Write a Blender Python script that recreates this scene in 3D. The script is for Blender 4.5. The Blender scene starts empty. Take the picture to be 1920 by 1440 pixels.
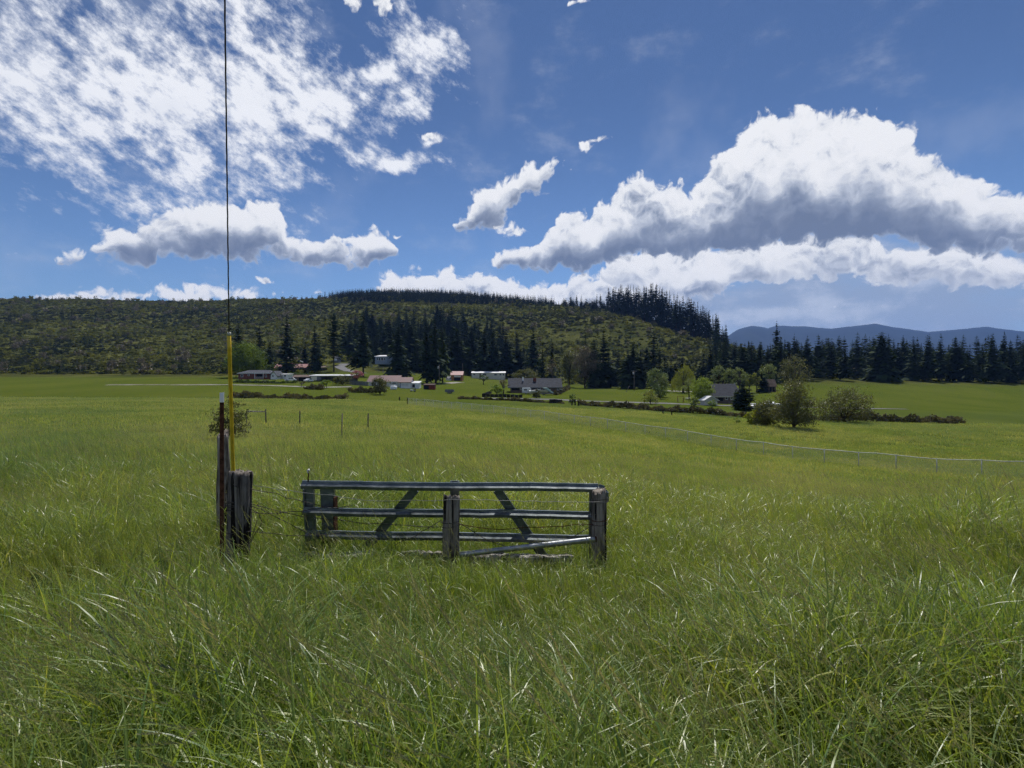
import bpy, bmesh, math, random
import numpy as np
from mathutils import Vector, Matrix

random.seed(7); np.random.seed(7)
PI = math.pi
R = math.radians
scene = bpy.context.scene
C = scene.collection

# ------------------------------------------------------------------ camera, sky, sun, exposure
F = 1060.0          # focal length in photograph pixels (1920 x 1440)
EYE = 1.9           # eye height over the ground at the gate
cam_d = bpy.data.cameras.new('camera')
cam_d.sensor_fit = 'HORIZONTAL'; cam_d.sensor_width = 36.0
cam_d.lens = F / 1920.0 * 36.0
cam_d.clip_start = 0.05; cam_d.clip_end = 40000
cam = bpy.data.objects.new('camera', cam_d); C.objects.link(cam)
cam.location = (0, 0, EYE); cam.rotation_euler = (R(90), 0, 0)
scene.camera = cam

SUN_AZ, SUN_EL = 12.0, 57.0      # degrees to the right of straight ahead, above the horizon
SKY_STRENGTH = 0.06
CLOUD_GAIN = 0.95                 # brightness of sunlit cloud against the sky
sun_d = bpy.data.lights.new('sun', 'SUN')
sun_d.energy = 4.8; sun_d.angle = R(0.5); sun_d.color = (1.0, 0.95, 0.87)
sun = bpy.data.objects.new('sun', sun_d); C.objects.link(sun)
sdir = Vector((math.sin(R(SUN_AZ)) * math.cos(R(SUN_EL)), math.cos(R(SUN_AZ)) * math.cos(R(SUN_EL)), math.sin(R(SUN_EL))))
sun.rotation_euler = (-sdir).to_track_quat('-Z', 'Y').to_euler()
sun.location = (0, 0, 400)

scene.view_settings.view_transform = 'Standard'
scene.view_settings.look = 'None'
scene.view_settings.gamma = 1.0
scene.view_settings.use_curve_mapping = False
scene.view_settings.exposure = 0.0
scene.cycles.use_denoising = True
scene.cycles.denoising_prefilter = 'NONE'       # keeps the fine grass crisp
scene.cycles.use_adaptive_sampling = True
scene.cycles.adaptive_threshold = 0.03
scene.cycles.max_bounces = 5
scene.cycles.diffuse_bounces = 3
scene.cycles.glossy_bounces = 2
scene.cycles.transmission_bounces = 3
scene.cycles.transparent_max_bounces = 8
scene.cycles.volume_bounces = 0


class NT:
    """short hand for building node trees"""
    def __init__(s, tree): s.t = tree; s.l = tree.links
    def n(s, kind, **kw):
        nd = s.t.nodes.new(kind)
        for k, v in kw.items(): setattr(nd, k, v)
        return nd
    def put(s, sock, v):
        if v is None: return
        if isinstance(v, bpy.types.NodeSocket): s.l.new(v, sock)
        else: sock.default_value = v
    def math(s, op, a, b=None, c=None, clamp=False):
        nd = s.n('ShaderNodeMath', operation=op, use_clamp=clamp)
        for i, v in enumerate((a, b, c)): s.put(nd.inputs[i], v)
        return nd.outputs[0]
    def vmath(s, op, a, b=None, out=0):
        nd = s.n('ShaderNodeVectorMath', operation=op)
        s.put(nd.inputs[0], a); s.put(nd.inputs[1], b)
        return nd.outputs[out]
    def rng(s, v, a, b, c=0.0, d=1.0, smooth=True):
        nd = s.n('ShaderNodeMapRange', interpolation_type='SMOOTHSTEP' if smooth else 'LINEAR')
        for i, x in enumerate((v, a, b, c, d)): s.put(nd.inputs[i], x)
        return nd.outputs[0]
    def mix(s, f, a, b, blend='MIX'):
        nd = s.n('ShaderNodeMix', data_type='RGBA', blend_type=blend)
        s.put(nd.inputs[0], f)
        for i, v in ((6, a), (7, b)):
            if isinstance(v, tuple) and len(v) == 3: v = v + (1.0,)
            s.put(nd.inputs[i], v)
        return nd.outputs[2]
    def noise(s, vec, scale, detail=3.0, rough=0.5, out=0, kind='FBM'):
        nd = s.n('ShaderNodeTexNoise')
        s.put(nd.inputs['Vector'], vec); nd.inputs['Scale'].default_value = scale
        nd.inputs['Detail'].default_value = detail; nd.inputs['Roughness'].default_value = rough
        return nd.outputs[out]


world = bpy.data.worlds.new('World'); scene.world = world; world.use_nodes = True


def pix_dir(px, py):
    az = math.atan((px - 960) / F)
    return az * F, math.atan((720 - py) / F * math.cos(az)) * F


# the cumulus clouds as layers of the sky: bearing, top and base of each stretch (as directions), depth of shade, lightest shade
LAYERS = [
    # low bank over the ridge
    ([(-700, 560, 575), (-500, 530, 570), (-300, 545, 570), (-150, 566, 560), (0, 556, 568), (150, 548, 568), (300, 538, 568), (420, 543, 566), (470, 547, 566), (500, 562, 556), (660, 560, 540), (690, 538, 530),
      (712, 520, 545), (740, 510, 556), (800, 504, 570), (860, 505, 580), (920, 508, 590), (975, 524, 595), (1020, 530, 600), (1060, 527, 605), (1100, 517, 605),
      (1140, 511, 605), (1180, 530, 600), (1230, 560, 580), (1300, 590, 570), (1900, 600, 570), (2300, 560, 590), (2600, 560, 590)], .42, .0),
    # puffs under the big cloud
    ([(-700, 600, 500), (1085, 540, 500), (1120, 512, 520), (1145, 480, 530), (1170, 462, 545), (1210, 455, 566), (1280, 452, 578), (1325, 455, 574), (1355, 462, 552), (1385, 452, 536), (1440, 440, 528),
      (1500, 432, 524), (1600, 434, 528), (1750, 456, 540), (1900, 476, 540), (2100, 520, 510), (2600, 540, 500)], .66, .0),
    # big right cloud
    ([(-700, 600, 500), (905, 510, 480), (922, 488, 494), (945, 478, 500), (985, 456, 506), (1020, 450, 510), (1036, 420, 510), (1046, 392, 508), (1062, 384, 506), (1084, 396, 509), (1108, 402, 503), (1140, 366, 495),
      (1165, 350, 489), (1198, 330, 485), (1225, 338, 483), (1245, 350, 482), (1272, 344, 481), (1296, 354, 479), (1312, 344, 479), (1330, 306, 477), (1348, 290, 475),
      (1385, 252, 473), (1402, 224, 471), (1440, 206, 467), (1470, 204, 461), (1500, 202, 457), (1560, 216, 453), (1630, 196, 449), (1700, 240, 457), (1780, 310, 469),
      (1900, 350, 479), (2050, 420, 489), (2200, 520, 470), (2600, 540, 480)], 1.05, .0),
    # left cloud and the arm in the middle
    ([(-700, 420, 500), (-450, 380, 490), (-300, 430, 480), (-150, 500, 460), (60, 500, 470), (120, 466, 486), (200, 440, 492), (300, 398, 490), (380, 376, 484), (420, 372, 483), (450, 367, 482), (495, 372, 484), (520, 382, 480), (532, 420, 478), (545, 444, 482),
      (565, 448, 492), (592, 443, 499), (622, 430, 502), (655, 440, 499), (684, 442, 500), (700, 434, 499), (720, 424, 492), (738, 440, 482), (752, 486, 456), (840, 450, 410),
      (852, 428, 431), (866, 404, 434), (884, 366, 432), (908, 340, 430), (932, 326, 424), (952, 335, 404), (966, 330, 380), (988, 316, 362), (1012, 306, 354), (1040, 300, 342), (1062, 306, 328),
      (1082, 334, 312), (1180, 380, 300), (2600, 380, 300)], .98, .0),
]
SMALL = [(495, 530, 22, 9, 15), (968, 434, 32, 17, 10), (1102, 275, 22, 12, 0), (1132, 261, 26, 12, 20), (748, 441, 15, 9, -20), (700, 0, 56, 28, 0), (1092, 6, 28, 9, 10), (805, 256, 24, 7, 0)]
ALTO = [(470, 200, 120, 170, 0), (560, 170, 150, 90, -20), (640, 190, 130, 62, -12), (720, 130, 40, 40, 0), (790, 105, 95, 62, 15),
        (775, 185, 44, 34, 0), (740, 298, 110, 22, -6), (600, 260, 60, 30, -20), (805, 256, 26, 9, 0), (480, 300, 90, 70, 0),
        (340, 200, 140, 190, 0), (200, 160, 160, 170, 0), (450, 20, 90, 40, 0), (60, 120, 120, 140, 0)]


def lobes(g, P, spec, smooth):
    acc = None
    for i, (px, py, rx, ry, rot) in enumerate(spec):
        cx, cy = pix_dir(px, py)
        if acc is not None and i % 4 == 0:   # ties lobes to those before, so that the shader stays within its stack
            tie = g.n('ShaderNodeVectorMath', operation='MULTIPLY_ADD')
            g.put(tie.inputs[0], acc); tie.inputs[1].default_value = (1e-9, 1e-9, 0); g.put(tie.inputs[2], P)
            P = tie.outputs[0]
        m = g.n('ShaderNodeVectorMath', operation='MULTIPLY_ADD')
        g.put(m.inputs[0], P); m.inputs[1].default_value = (1 / rx, 1 / ry, 0); m.inputs[2].default_value = (-cx / rx, -cy / ry, 0)
        d = g.vmath('LENGTH', m.outputs[0], out=1)
        acc = d if acc is None else g.math('SMOOTH_MIN', acc, d, smooth)
    return g.math('SUBTRACT', 1.0, acc)


def noise2(g, vec, scale, detail, rough, out=0):
    n = g.noise(vec, scale, detail, rough, out); n.node.noise_dimensions = '2D'
    return n


def build_world():
    t = world.node_tree; t.nodes.clear(); g = NT(t)
    tc = g.n('ShaderNodeTexCoord')
    D = tc.outputs['Generated']
    s = g.n('ShaderNodeSeparateXYZ'); g.put(s.inputs[0], g.vmath('NORMALIZE', D))
    az = g.math('MULTIPLY', g.math('ARCTAN2', s.outputs[0], s.outputs[1]), F)
    el = g.math('MULTIPLY', g.math('ARCSINE', s.outputs[2]), F)
    cb = g.n('ShaderNodeCombineXYZ'); g.put(cb.inputs[0], az); g.put(cb.inputs[1], el)
    P = cb.outputs[0]
    sky = g.n('ShaderNodeTexSky', sky_type='NISHITA')
    sky.sun_disc = False
    sky.sun_elevation = R(SUN_EL); sky.sun_rotation = R(SUN_AZ)
    sky.altitude = 300; sky.air_density = 1.0; sky.dust_density = 0.05; sky.ozone_density = 1.0
    tint = g.mix(g.rng(el, 100, 520), (.92, 1.14, 1.46), (.66, .79, 1.02))     # deep spring blue overhead, paler and clearer low down
    col = g.mix(1.0, sky.outputs[0], tint, 'MULTIPLY')
    K = 1.0 / SKY_STRENGTH
    def warp(scale, amp):
        return g.vmath('ADD', P, g.vmath('MULTIPLY', g.vmath('SUBTRACT', noise2(g, P, scale, 2, .5, 1), (.5, .5, .5)), (amp, amp, 0)))
    # rippled high cloud, stretched along the wind
    c_, s_ = math.cos(R(-24)), math.sin(R(-24))
    u = g.math('MULTIPLY', g.vmath('DOT_PRODUCT', P, (c_, s_, 0), out=1), 1 / 1.4)
    v = g.math('MULTIPLY', g.vmath('DOT_PRODUCT', P, (-s_, c_, 0), out=1), 1 / .8)
    cq = g.n('ShaderNodeCombineXYZ'); g.put(cq.inputs[0], u); g.put(cq.inputs[1], v)
    Q = cq.outputs[0]
    am = g.math('MAXIMUM', lobes(g, warp(.015, 60), ALTO, 0.2), -1.0)
    a = g.math('ADD', g.math('ADD', g.math('MULTIPLY', am, 0.62), -.05), g.math('MULTIPLY', g.math('SUBTRACT', noise2(g, Q, 0.034, 8, .67), .5), 1.65))
    a = g.math('ADD', a, g.math('MULTIPLY', g.math('SUBTRACT', noise2(g, P, 0.012, 3, .55), .5), 1.0))
    alto = g.rng(a, -0.10, 0.58, 0, .95)
    acol = g.mix(g.rng(a, .1, .6), (.70 * K, .74 * K, .83 * K), (.95 * K, .96 * K, .99 * K))
    col = g.mix(alto, col, acol)
    # thin veils
    veil = g.math('MULTIPLY', g.rng(noise2(g, P, .0045, 4, .55), .52, .8), .14)
    col = g.mix(veil, col, (.62 * K, .66 * K, .76 * K))
    # rain haze under the big cloud on the right
    hz = g.math('MAXIMUM', lobes(g, warp(.008, 60), [(1490, 575, 240, 140, 0), (1720, 580, 280, 150, 0), (1320, 590, 150, 70, 0)], .3), 0.0)
    wisp = noise2(g, g.vmath('MULTIPLY', P, (.8, 1.5, 1)), .009, 5, .6)
    hzc = g.mix(g.rng(wisp, .46, .72), (.33 * K, .40 * K, .53 * K), (.56 * K, .61 * K, .71 * K))
    col = g.mix(g.rng(g.math('ADD', hz, g.math('MULTIPLY', g.math('SUBTRACT', wisp, .5), .9)), 0.0, .75, 0, .9), col, hzc)
    # cumulus: layers frayed by billowing noise
    Pw = warp(.02, 30)
    def billow(Pn):
        f = noise2(g, Pn, 0.018, 7, .64)
        v = g.n('ShaderNodeTexVoronoi', feature='F1', voronoi_dimensions='2D')
        g.put(v.inputs['Vector'], Pn); v.inputs['Scale'].default_value = 0.034
        v.inputs['Detail'].default_value = 2.0; v.inputs['Roughness'].default_value = .55
        return g.math('ADD', g.math('MULTIPLY', g.math('SUBTRACT', f, .5), 1.35), g.math('MULTIPLY', g.math('SUBTRACT', .42, v.outputs['Distance']), .40))
    n0 = billow(Pw); n1 = billow(g.vmath('ADD', Pw, (3, 12, 0)))
    relief = g.math('MULTIPLY', g.math('SUBTRACT', n1, n0), 1.05)
    l0 = noise2(g, Pw, .0085, 3, .5); l1 = noise2(g, g.vmath('ADD', Pw, (9, 34, 0)), .0085, 3, .5)
    relief = g.math('ADD', relief, g.math('MULTIPLY', g.math('SUBTRACT', l1, l0), 1.5))
    ps = g.n('ShaderNodeSeparateXYZ'); g.put(ps.inputs[0], Pw)
    aw, ew = ps.outputs[0], ps.outputs[1]
    ramp_cols = ((0.0, (.98, .98, .99, 1)), (.25, (.90, .91, .93, 1)), (.5, (.58, .62, .70, 1)), (.75, (.29, .335, .43, 1)), (1.0, (.17, .21, .30, 1)))
    def paint(col, f0, sh):
        alpha = g.rng(f0, -0.03, 0.24)
        ramp = g.n('ShaderNodeValToRGB'); g.put(ramp.inputs[0], sh); cr = ramp.color_ramp
        cr.elements[0].color = ramp_cols[0][1]; cr.elements[1].color = ramp_cols[-1][1]
        for p, c in ramp_cols[1:-1]: e = cr.elements.new(p); e.color = c
        cc = g.vmath('SCALE', ramp.outputs[0]); cc.node.inputs[3].default_value = K * CLOUD_GAIN
        return g.mix(alpha, col, cc)
    AZ0, AZ1, E1 = -1250.0, 1250.0, 700.0
    un = g.math('DIVIDE', g.math('SUBTRACT', aw, AZ0), AZ1 - AZ0)
    def curve(pts):
        nd = g.n('ShaderNodeFloatCurve'); g.put(nd.inputs[1], un)
        cv = nd.mapping.curves[0]
        pts = sorted((min(max((x - AZ0) / (AZ1 - AZ0), 0), 1), min(max(y / E1, 0), 1)) for x, y in pts)
        cv.points[0].location = pts[0]; cv.points[1].location = pts[-1]
        for p in pts[1:-1]: cv.points.new(*p)
        for p in cv.points: p.handle_type = 'VECTOR'
        nd.mapping.update()
        return g.math('MULTIPLY', nd.outputs[0], E1)
    # behind the viewer the same kind of cloud goes on from a wide noise field
    side = g.rng(g.math('ABSOLUTE', az), 1000, 1250)
    low = noise2(g, g.vmath('MULTIPLY', P, (1, 1.9, 1)), 0.0032, 2, .5)
    wide = g.math('SUBTRACT', g.math('MULTIPLY', g.math('SUBTRACT', low, 0.54), 7.0), g.math('MULTIPLY', g.math('SUBTRACT', 1.0, side), 8.0))
    col = paint(col, g.math('ADD', wide, n0), g.math('ADD', g.rng(wide, 0, 1.6, 0, .7), relief, clamp=True))
    for li, (tab, dark, lift) in enumerate(LAYERS):
        tp = curve([pix_dir(px, t_) for px, t_, b_ in tab]); bt = curve([pix_dir(px, b_) for px, t_, b_ in tab])
        dt = g.math('SUBTRACT', tp, ew); db = g.math('SUBTRACT', ew, bt)
        m = g.math('DIVIDE', g.math('MINIMUM', dt, g.math('MULTIPLY', db, 1.25)), 46.0)
        m = g.math('MAXIMUM', g.math('MINIMUM', m, 1.0), -2.0)
        m = g.math('SUBTRACT', m, g.math('MULTIPLY', side, 3.0))
        f0 = g.math('ADD', m, g.math('ADD', n0, .16))
        rel = g.math('DIVIDE', dt, g.math('MAXIMUM', g.math('ADD', dt, db), 20.0))
        sh = g.rng(g.math('ADD', rel, g.math('MULTIPLY', n0, .30)), .10, .92, 0, dark)
        sh = g.math('ADD', sh, g.math('MULTIPLY', relief, g.math('SUBTRACT', 1.0, g.math('MULTIPLY', sh, .75))))
        sh = g.math('MULTIPLY', sh, g.rng(f0, 0.02, .5, .6, 1), clamp=True)
        col = paint(col, f0, sh)
    ms = g.math('MAXIMUM', lobes(g, Pw, SMALL, .15), -1.0)
    fs = g.math('ADD', g.math('MULTIPLY', ms, .55), g.math('ADD', n0, -.02))
    col = paint(col, fs, g.math('ADD', g.rng(ms, .2, 1.0, 0, .25), relief, clamp=True))
    bg = g.n('ShaderNodeBackground'); g.put(bg.inputs[0], col); bg.inputs[1].default_value = SKY_STRENGTH
    out = g.n('ShaderNodeOutputWorld'); g.put(out.inputs[0], bg.outputs[0])
    world.cycles.sampling_method = 'MANUAL'; world.cycles.sample_map_resolution = 512


build_world()

# ------------------------------------------------------------------ the lie of the land
COLS = [-300, 150, 420, 640, 850, 1050, 1150, 1250, 1350, 1500, 1750, 2300]
ROWS = {
    6:    [1056] * 12,
    10:   [950, 952, 954, 956, 962, 970, 974, 978, 982, 986, 990, 990],
    20:   [850, 854, 858, 861, 874, 893, 903, 915, 928, 945, 965, 975],
    40:   [790, 795, 799, 806, 821, 842, 853, 864, 876, 890, 905, 915],
    60:   [772, 775, 778, 783, 795, 814, 826, 838, 850, 863, 876, 885],
    90:   [755, 757, 760, 763, 775, 788, 795, 800, 803, 805, 812, 818],
    120:  [748, 749, 751, 752, 762, 771, 776, 781, 785, 787, 790, 795],
    150:  [741, 742, 743, 745, 752, 759, 763, 767, 770, 772, 775, 778],
    190:  [726, 726, 727, 728, 737, 742, 747, 751, 756, 758, 760, 762],
    230:  [713, 713, 713, 714, 725, 733, 736, 739, 741, 738, 740, 745],
    280:  [705, 705, 705, 703, 714, 728, 729, 728, 722, 715, 718, 725],
    340:  [697, 697, 698, 690, 706, 718, 720, 720, 712, 706, 708, 715],
    420:  [676, 678, 680, 668, 680, 690, 690, 688, 676, 696, 700, 708],
    520:  [640, 643, 645, 635, 640, 640, 633, 628, 640, 690, 698, 706],
    600:  [615, 618, 620, 609, 606, 600, 590, 604, 655, 690, 698, 706],
    680:  [592, 596, 600, 588, 583, 580, 579, 622, 668, 692, 698, 706],
    770:  [570, 574, 578, 566, 560, 571, 600, 640, 678, 694, 698, 706],
    880:  [556, 560, 562, 552, 551, 600, 630, 655, 684, 695, 699, 706],
    1000: [575, 577, 580, 575, 585, 630, 650, 668, 688, 696, 700, 707],
    1300: [630, 630, 630, 630, 640, 660, 670, 680, 692, 698, 702, 708],
    2500: [700] * 12,
    12000: [719] * 12,
}
GPX = np.arange(-600, 2501, 10.0)
GLD = np.linspace(math.log(0.5), math.log(12000), 320)


def make_grid():
    ds = sorted(ROWS)
    base = np.array([np.interp(GPX, COLS, ROWS[d]) for d in ds])
    lds = np.log(np.array(ds, float))
    Z = np.zeros((len(GLD), len(GPX)))
    for j in range(len(GPX)):
        py = np.interp(GLD, lds, base[:, j])
        d = np.exp(GLD)
        z = EYE - (py - 720) / F * d
        near = 0.34 * np.clip(1 - d / 6.0, 0, 1) ** 1.3
        Z[:, j] = np.where(d < 6, near, z)
    def blur(A, sig, ax):
        n = int(sig * 3) + 1
        k = np.exp(-0.5 * (np.arange(-n, n + 1) / sig) ** 2); k /= k.sum()
        pad = [(0, 0), (0, 0)]; pad[ax] = (n, n)
        B = np.pad(A, pad, mode='edge')
        return np.apply_along_axis(lambda v: np.convolve(v, k, 'valid'), ax, B)
    return blur(blur(Z, 3.0, 1), 1.3, 0)


GZ = make_grid()


def ground(x, y):
    x = np.asarray(x, float); y = np.asarray(y, float)
    r = np.hypot(x, y)
    d = np.maximum(np.maximum(y, 0.42 * r), 0.51)
    px = np.clip(960 + F * x / d, GPX[0], GPX[-1] - 1)
    ld = np.clip(np.log(d), GLD[0], GLD[-1] - 1e-6)
    a = (px - GPX[0]) / 10.0; b = (ld - GLD[0]) / (GLD[1] - GLD[0])
    i = np.clip(a.astype(int), 0, len(GPX) - 2); j = np.clip(b.astype(int), 0, len(GLD) - 2)
    fa = a - i; fb = b - j
    z = (GZ[j, i] * (1 - fa) * (1 - fb) + GZ[j, i + 1] * fa * (1 - fb) + GZ[j + 1, i] * (1 - fa) * fb + GZ[j + 1, i + 1] * fa * fb)
    front = np.clip((y + 0.15 * np.abs(x) + 15) / 30.0, 0, 1); front = front * front * (3 - 2 * front)
    z = z * front + 0.3 * (1 - front)
    bump = 0.035 * (np.sin(x * 1.7 + 1.3 * np.sin(y * .9)) + np.sin(y * 1.3 + x * .6 + 2)) * np.clip(r / 6, 0, 1)
    big = (np.sin(x * .031 + 2 * np.sin(y * .017)) + np.sin(y * .041 + x * .023 + 1)) * 1.3 * np.clip((d - 380) / 200, 0, 1) * front
    return z + bump * front + big


def gz(x, y): return float(ground(x, y))
def G(px, d, dz=0.0):
    x = (px - 960) / F * d
    return Vector((x, d, gz(x, d) + dz))
def P3(px, py, d): return Vector(((px - 960) / F * d, d, EYE - (py - 720) / F * d))
def D(px, py, lo=7.0, hi=700.0):
    """distance at which the sight line through a pixel meets the ground"""
    ds = np.exp(np.linspace(math.log(lo), math.log(hi), 900))
    x = (px - 960) / F * ds
    p = 720 + (EYE - ground(x, ds)) / ds * F
    k = np.where(p <= py)[0]
    return float(ds[k[0]]) if len(k) else hi


# ------------------------------------------------------------------ materials
MATS = {}


def mat_new(name):
    m = bpy.data.materials.new(name); m.use_nodes = True
    m.node_tree.nodes.clear()
    MATS[name] = m
    return m, NT(m.node_tree)


def mat(name, col, rough=.7, var=.25, scale=3.0, metal=0.0, bump=0.0, stretch=(1, 1, 1), col2=None, spec=.5):
    if name in MATS: return MATS[name]
    if rough > .78: spec = .08
    m, g = mat_new(name)
    tc = g.n('ShaderNodeTexCoord')
    v = g.vmath('MULTIPLY', tc.outputs['Object'], stretch)
    n = g.noise(v, scale, 5, .6)
    c2 = col2 or tuple(c * (1 - var * 1.4) for c in col)
    c1 = tuple(min(1, c * (1 + var * .6)) for c in col)
    c = g.mix(g.rng(n, .3, .7), c2, c1)
    b = g.n('ShaderNodeBsdfPrincipled')
    g.put(b.inputs['Base Color'], c); b.inputs['Metallic'].default_value = metal
    b.inputs['Specular IOR Level'].default_value = spec
    g.put(b.inputs['Roughness'], g.math('ADD', g.math('MULTIPLY', n, .2), rough - .1))
    if bump:
        bp = g.n('ShaderNodeBump'); bp.inputs['Strength'].default_value = bump; bp.inputs['Distance'].default_value = .02
        g.put(bp.inputs['Height'], n); g.put(b.inputs['Normal'], bp.outputs[0])
    o = g.n('ShaderNodeOutputMaterial'); g.put(o.inputs[0], b.outputs[0])
    return m


def leaf_mat(name, c1, c2, trans=.35, rough=.55, wscale=.05, rnd=.5, spec=.3, tcol=None):
    """foliage: varies from plant to plant and across the land, lets some light through"""
    if name in MATS: return MATS[name]
    m, g = mat_new(name)
    oi = g.n('ShaderNodeObjectInfo'); geo = g.n('ShaderNodeNewGeometry')
    n = g.noise(geo.outputs['Position'], wscale, 3, .6)
    f = g.math('ADD', g.math('MULTIPLY', oi.outputs['Random'], rnd), g.math('MULTIPLY', g.rng(n, .3, .7), 1 - rnd))
    ra = g.n('ShaderNodeTexWhiteNoise'); ra.noise_dimensions = '3D'
    g.put(ra.inputs[0], g.vmath('SNAP', geo.outputs['Position'], (.5, .5, .5)))
    f = g.math('ADD', f, g.math('MULTIPLY', g.math('SUBTRACT', ra.outputs[0], .5), .35), clamp=True)
    c = g.mix(f, c1, c2)
    b = g.n('ShaderNodeBsdfPrincipled'); g.put(b.inputs['Base Color'], c)
    b.inputs['Roughness'].default_value = rough; b.inputs['Specular IOR Level'].default_value = spec
    tr = g.n('ShaderNodeBsdfTranslucent')
    g.put(tr.inputs[0], g.mix(1.0, c, tcol or (1.0, 1.0, .55), 'MULTIPLY'))
    mx = g.n('ShaderNodeMixShader'); mx.inputs[0].default_value = trans
    g.put(mx.inputs[1], b.outputs[0]); g.put(mx.inputs[2], tr.outputs[0])
    o = g.n('ShaderNodeOutputMaterial'); g.put(o.inputs[0], mx.outputs[0])
    return m


def grass_mat(name, dark, mid, light, trans=.3, rough=.38, spec=.5):
    if name in MATS: return MATS[name]
    m, g = mat_new(name)
    oi = g.n('ShaderNodeObjectInfo'); geo = g.n('ShaderNodeNewGeometry')
    pos = geo.outputs['Position']
    big = g.noise(pos, .09, 4, .55)
    sm = g.noise(pos, 1.3, 3, .6)
    f = g.math('ADD', g.math('MULTIPLY', oi.outputs['Random'], .45), g.math('MULTIPLY', sm, .55))
    c = g.mix(g.rng(f, .2, .8), dark, mid)
    c = g.mix(g.math('MULTIPLY', g.rng(big, .40, .62), .8), c, light)
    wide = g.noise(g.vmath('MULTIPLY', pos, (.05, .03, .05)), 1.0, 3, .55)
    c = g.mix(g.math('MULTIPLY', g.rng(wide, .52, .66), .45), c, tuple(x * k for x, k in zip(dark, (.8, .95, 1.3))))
    seed = g.noise(g.vmath('MULTIPLY', pos, (.22, .55, .22)), 1.0, 4, .6)
    c = g.mix(g.math('MULTIPLY', g.rng(seed, .53, .70), .38), c, (mid[0] * 1.05, mid[1] * .72, mid[2] * 1.15))
    at = g.n('ShaderNodeAttribute', attribute_name='tone')
    c = g.mix(1.0, c, at.outputs['Color'], 'MULTIPLY')
    b = g.n('ShaderNodeBsdfPrincipled'); g.put(b.inputs['Base Color'], c)
    b.inputs['Roughness'].default_value = rough; b.inputs['Specular IOR Level'].default_value = spec
    tr = g.n('ShaderNodeBsdfTranslucent'); g.put(tr.inputs[0], g.mix(1.0, c, (1.1, 1.05, .45), 'MULTIPLY'))
    mx = g.n('ShaderNodeMixShader'); mx.inputs[0].default_value = trans
    g.put(mx.inputs[1], b.outputs[0]); g.put(mx.inputs[2], tr.outputs[0])
    o = g.n('ShaderNodeOutputMaterial'); g.put(o.inputs[0], mx.outputs[0])
    return m


def wood_mat(name, c1, c2, crack=(.012, .010, .009)):
    if name in MATS: return MATS[name]
    m, g = mat_new(name)
    tc = g.n('ShaderNodeTexCoord'); v = tc.outputs['Object']
    grain = g.noise(g.vmath('MULTIPLY', v, (38, 38, 2.2)), 1.0, 6, .65)
    broad = g.noise(g.vmath('MULTIPLY', v, (9, 9, 2.5)), 1.0, 4, .6)
    c = g.mix(g.rng(grain, .3, .7), c1, c2)
    c = g.mix(g.rng(broad, .42, .66), c, tuple(x * .42 for x in c1))
    ck = g.rng(g.noise(g.vmath('MULTIPLY', v, (26, 26, 1.3)), 1.0, 2, .5), .56, .63)
    c = g.mix(ck, c, crack)
    lich = g.rng(g.noise(v, 24.0, 4, .7), .62, .72)
    c = g.mix(g.math('MULTIPLY', lich, .75), c, (.27, .28, .22))
    b = g.n('ShaderNodeBsdfPrincipled'); g.put(b.inputs['Base Color'], c); b.inputs['Roughness'].default_value = .9
    b.inputs['Specular IOR Level'].default_value = .15
    bp = g.n('ShaderNodeBump'); bp.inputs['Strength'].default_value = .9; bp.inputs['Distance'].default_value = .012
    g.put(bp.inputs['Height'], g.math('SUBTRACT', grain, ck)); g.put(b.inputs['Normal'], bp.outputs[0])
    o = g.n('ShaderNodeOutputMaterial'); g.put(o.inputs[0], b.outputs[0])
    return m


def gate_mat():
    m, g = mat_new('gate_paint')
    tc = g.n('ShaderNodeTexCoord'); v = tc.outputs['Object']
    n = g.noise(v, 7.0, 6, .65); sc = g.noise(g.vmath('MULTIPLY', v, (6, 40, 60)), 1.0, 5, .7)
    c = g.mix(g.rng(n, .35, .65), (.085, .105, .112), (.155, .178, .188))
    c = g.mix(g.math('MULTIPLY', g.rng(sc, .55, .72), .8), c, (.34, .36, .37))
    rust = g.rng(g.noise(v, 11.0, 5, .7), .64, .74)
    c = g.mix(g.math('MULTIPLY', rust, .6), c, (.075, .032, .016))
    b = g.n('ShaderNodeBsdfPrincipled'); g.put(b.inputs['Base Color'], c)
    b.inputs['Metallic'].default_value = .7
    g.put(b.inputs['Roughness'], g.rng(n, .3, .7, .30, .42))
    bp = g.n('ShaderNodeBump'); bp.inputs['Strength'].default_value = .25; bp.inputs['Distance'].default_value = .006
    g.put(bp.inputs['Height'], n); g.put(b.inputs['Normal'], bp.outputs[0])
    o = g.n('ShaderNodeOutputMaterial'); g.put(o.inputs[0], b.outputs[0])
    return m


def glass_mat():
    m, g = mat_new('window_glass')
    b = g.n('ShaderNodeBsdfPrincipled'); b.inputs['Base Color'].default_value = (.03, .035, .045, 1)
    b.inputs['Roughness'].default_value = .08
    o = g.n('ShaderNodeOutputMaterial'); g.put(o.inputs[0], b.outputs[0])
    return m


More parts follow.
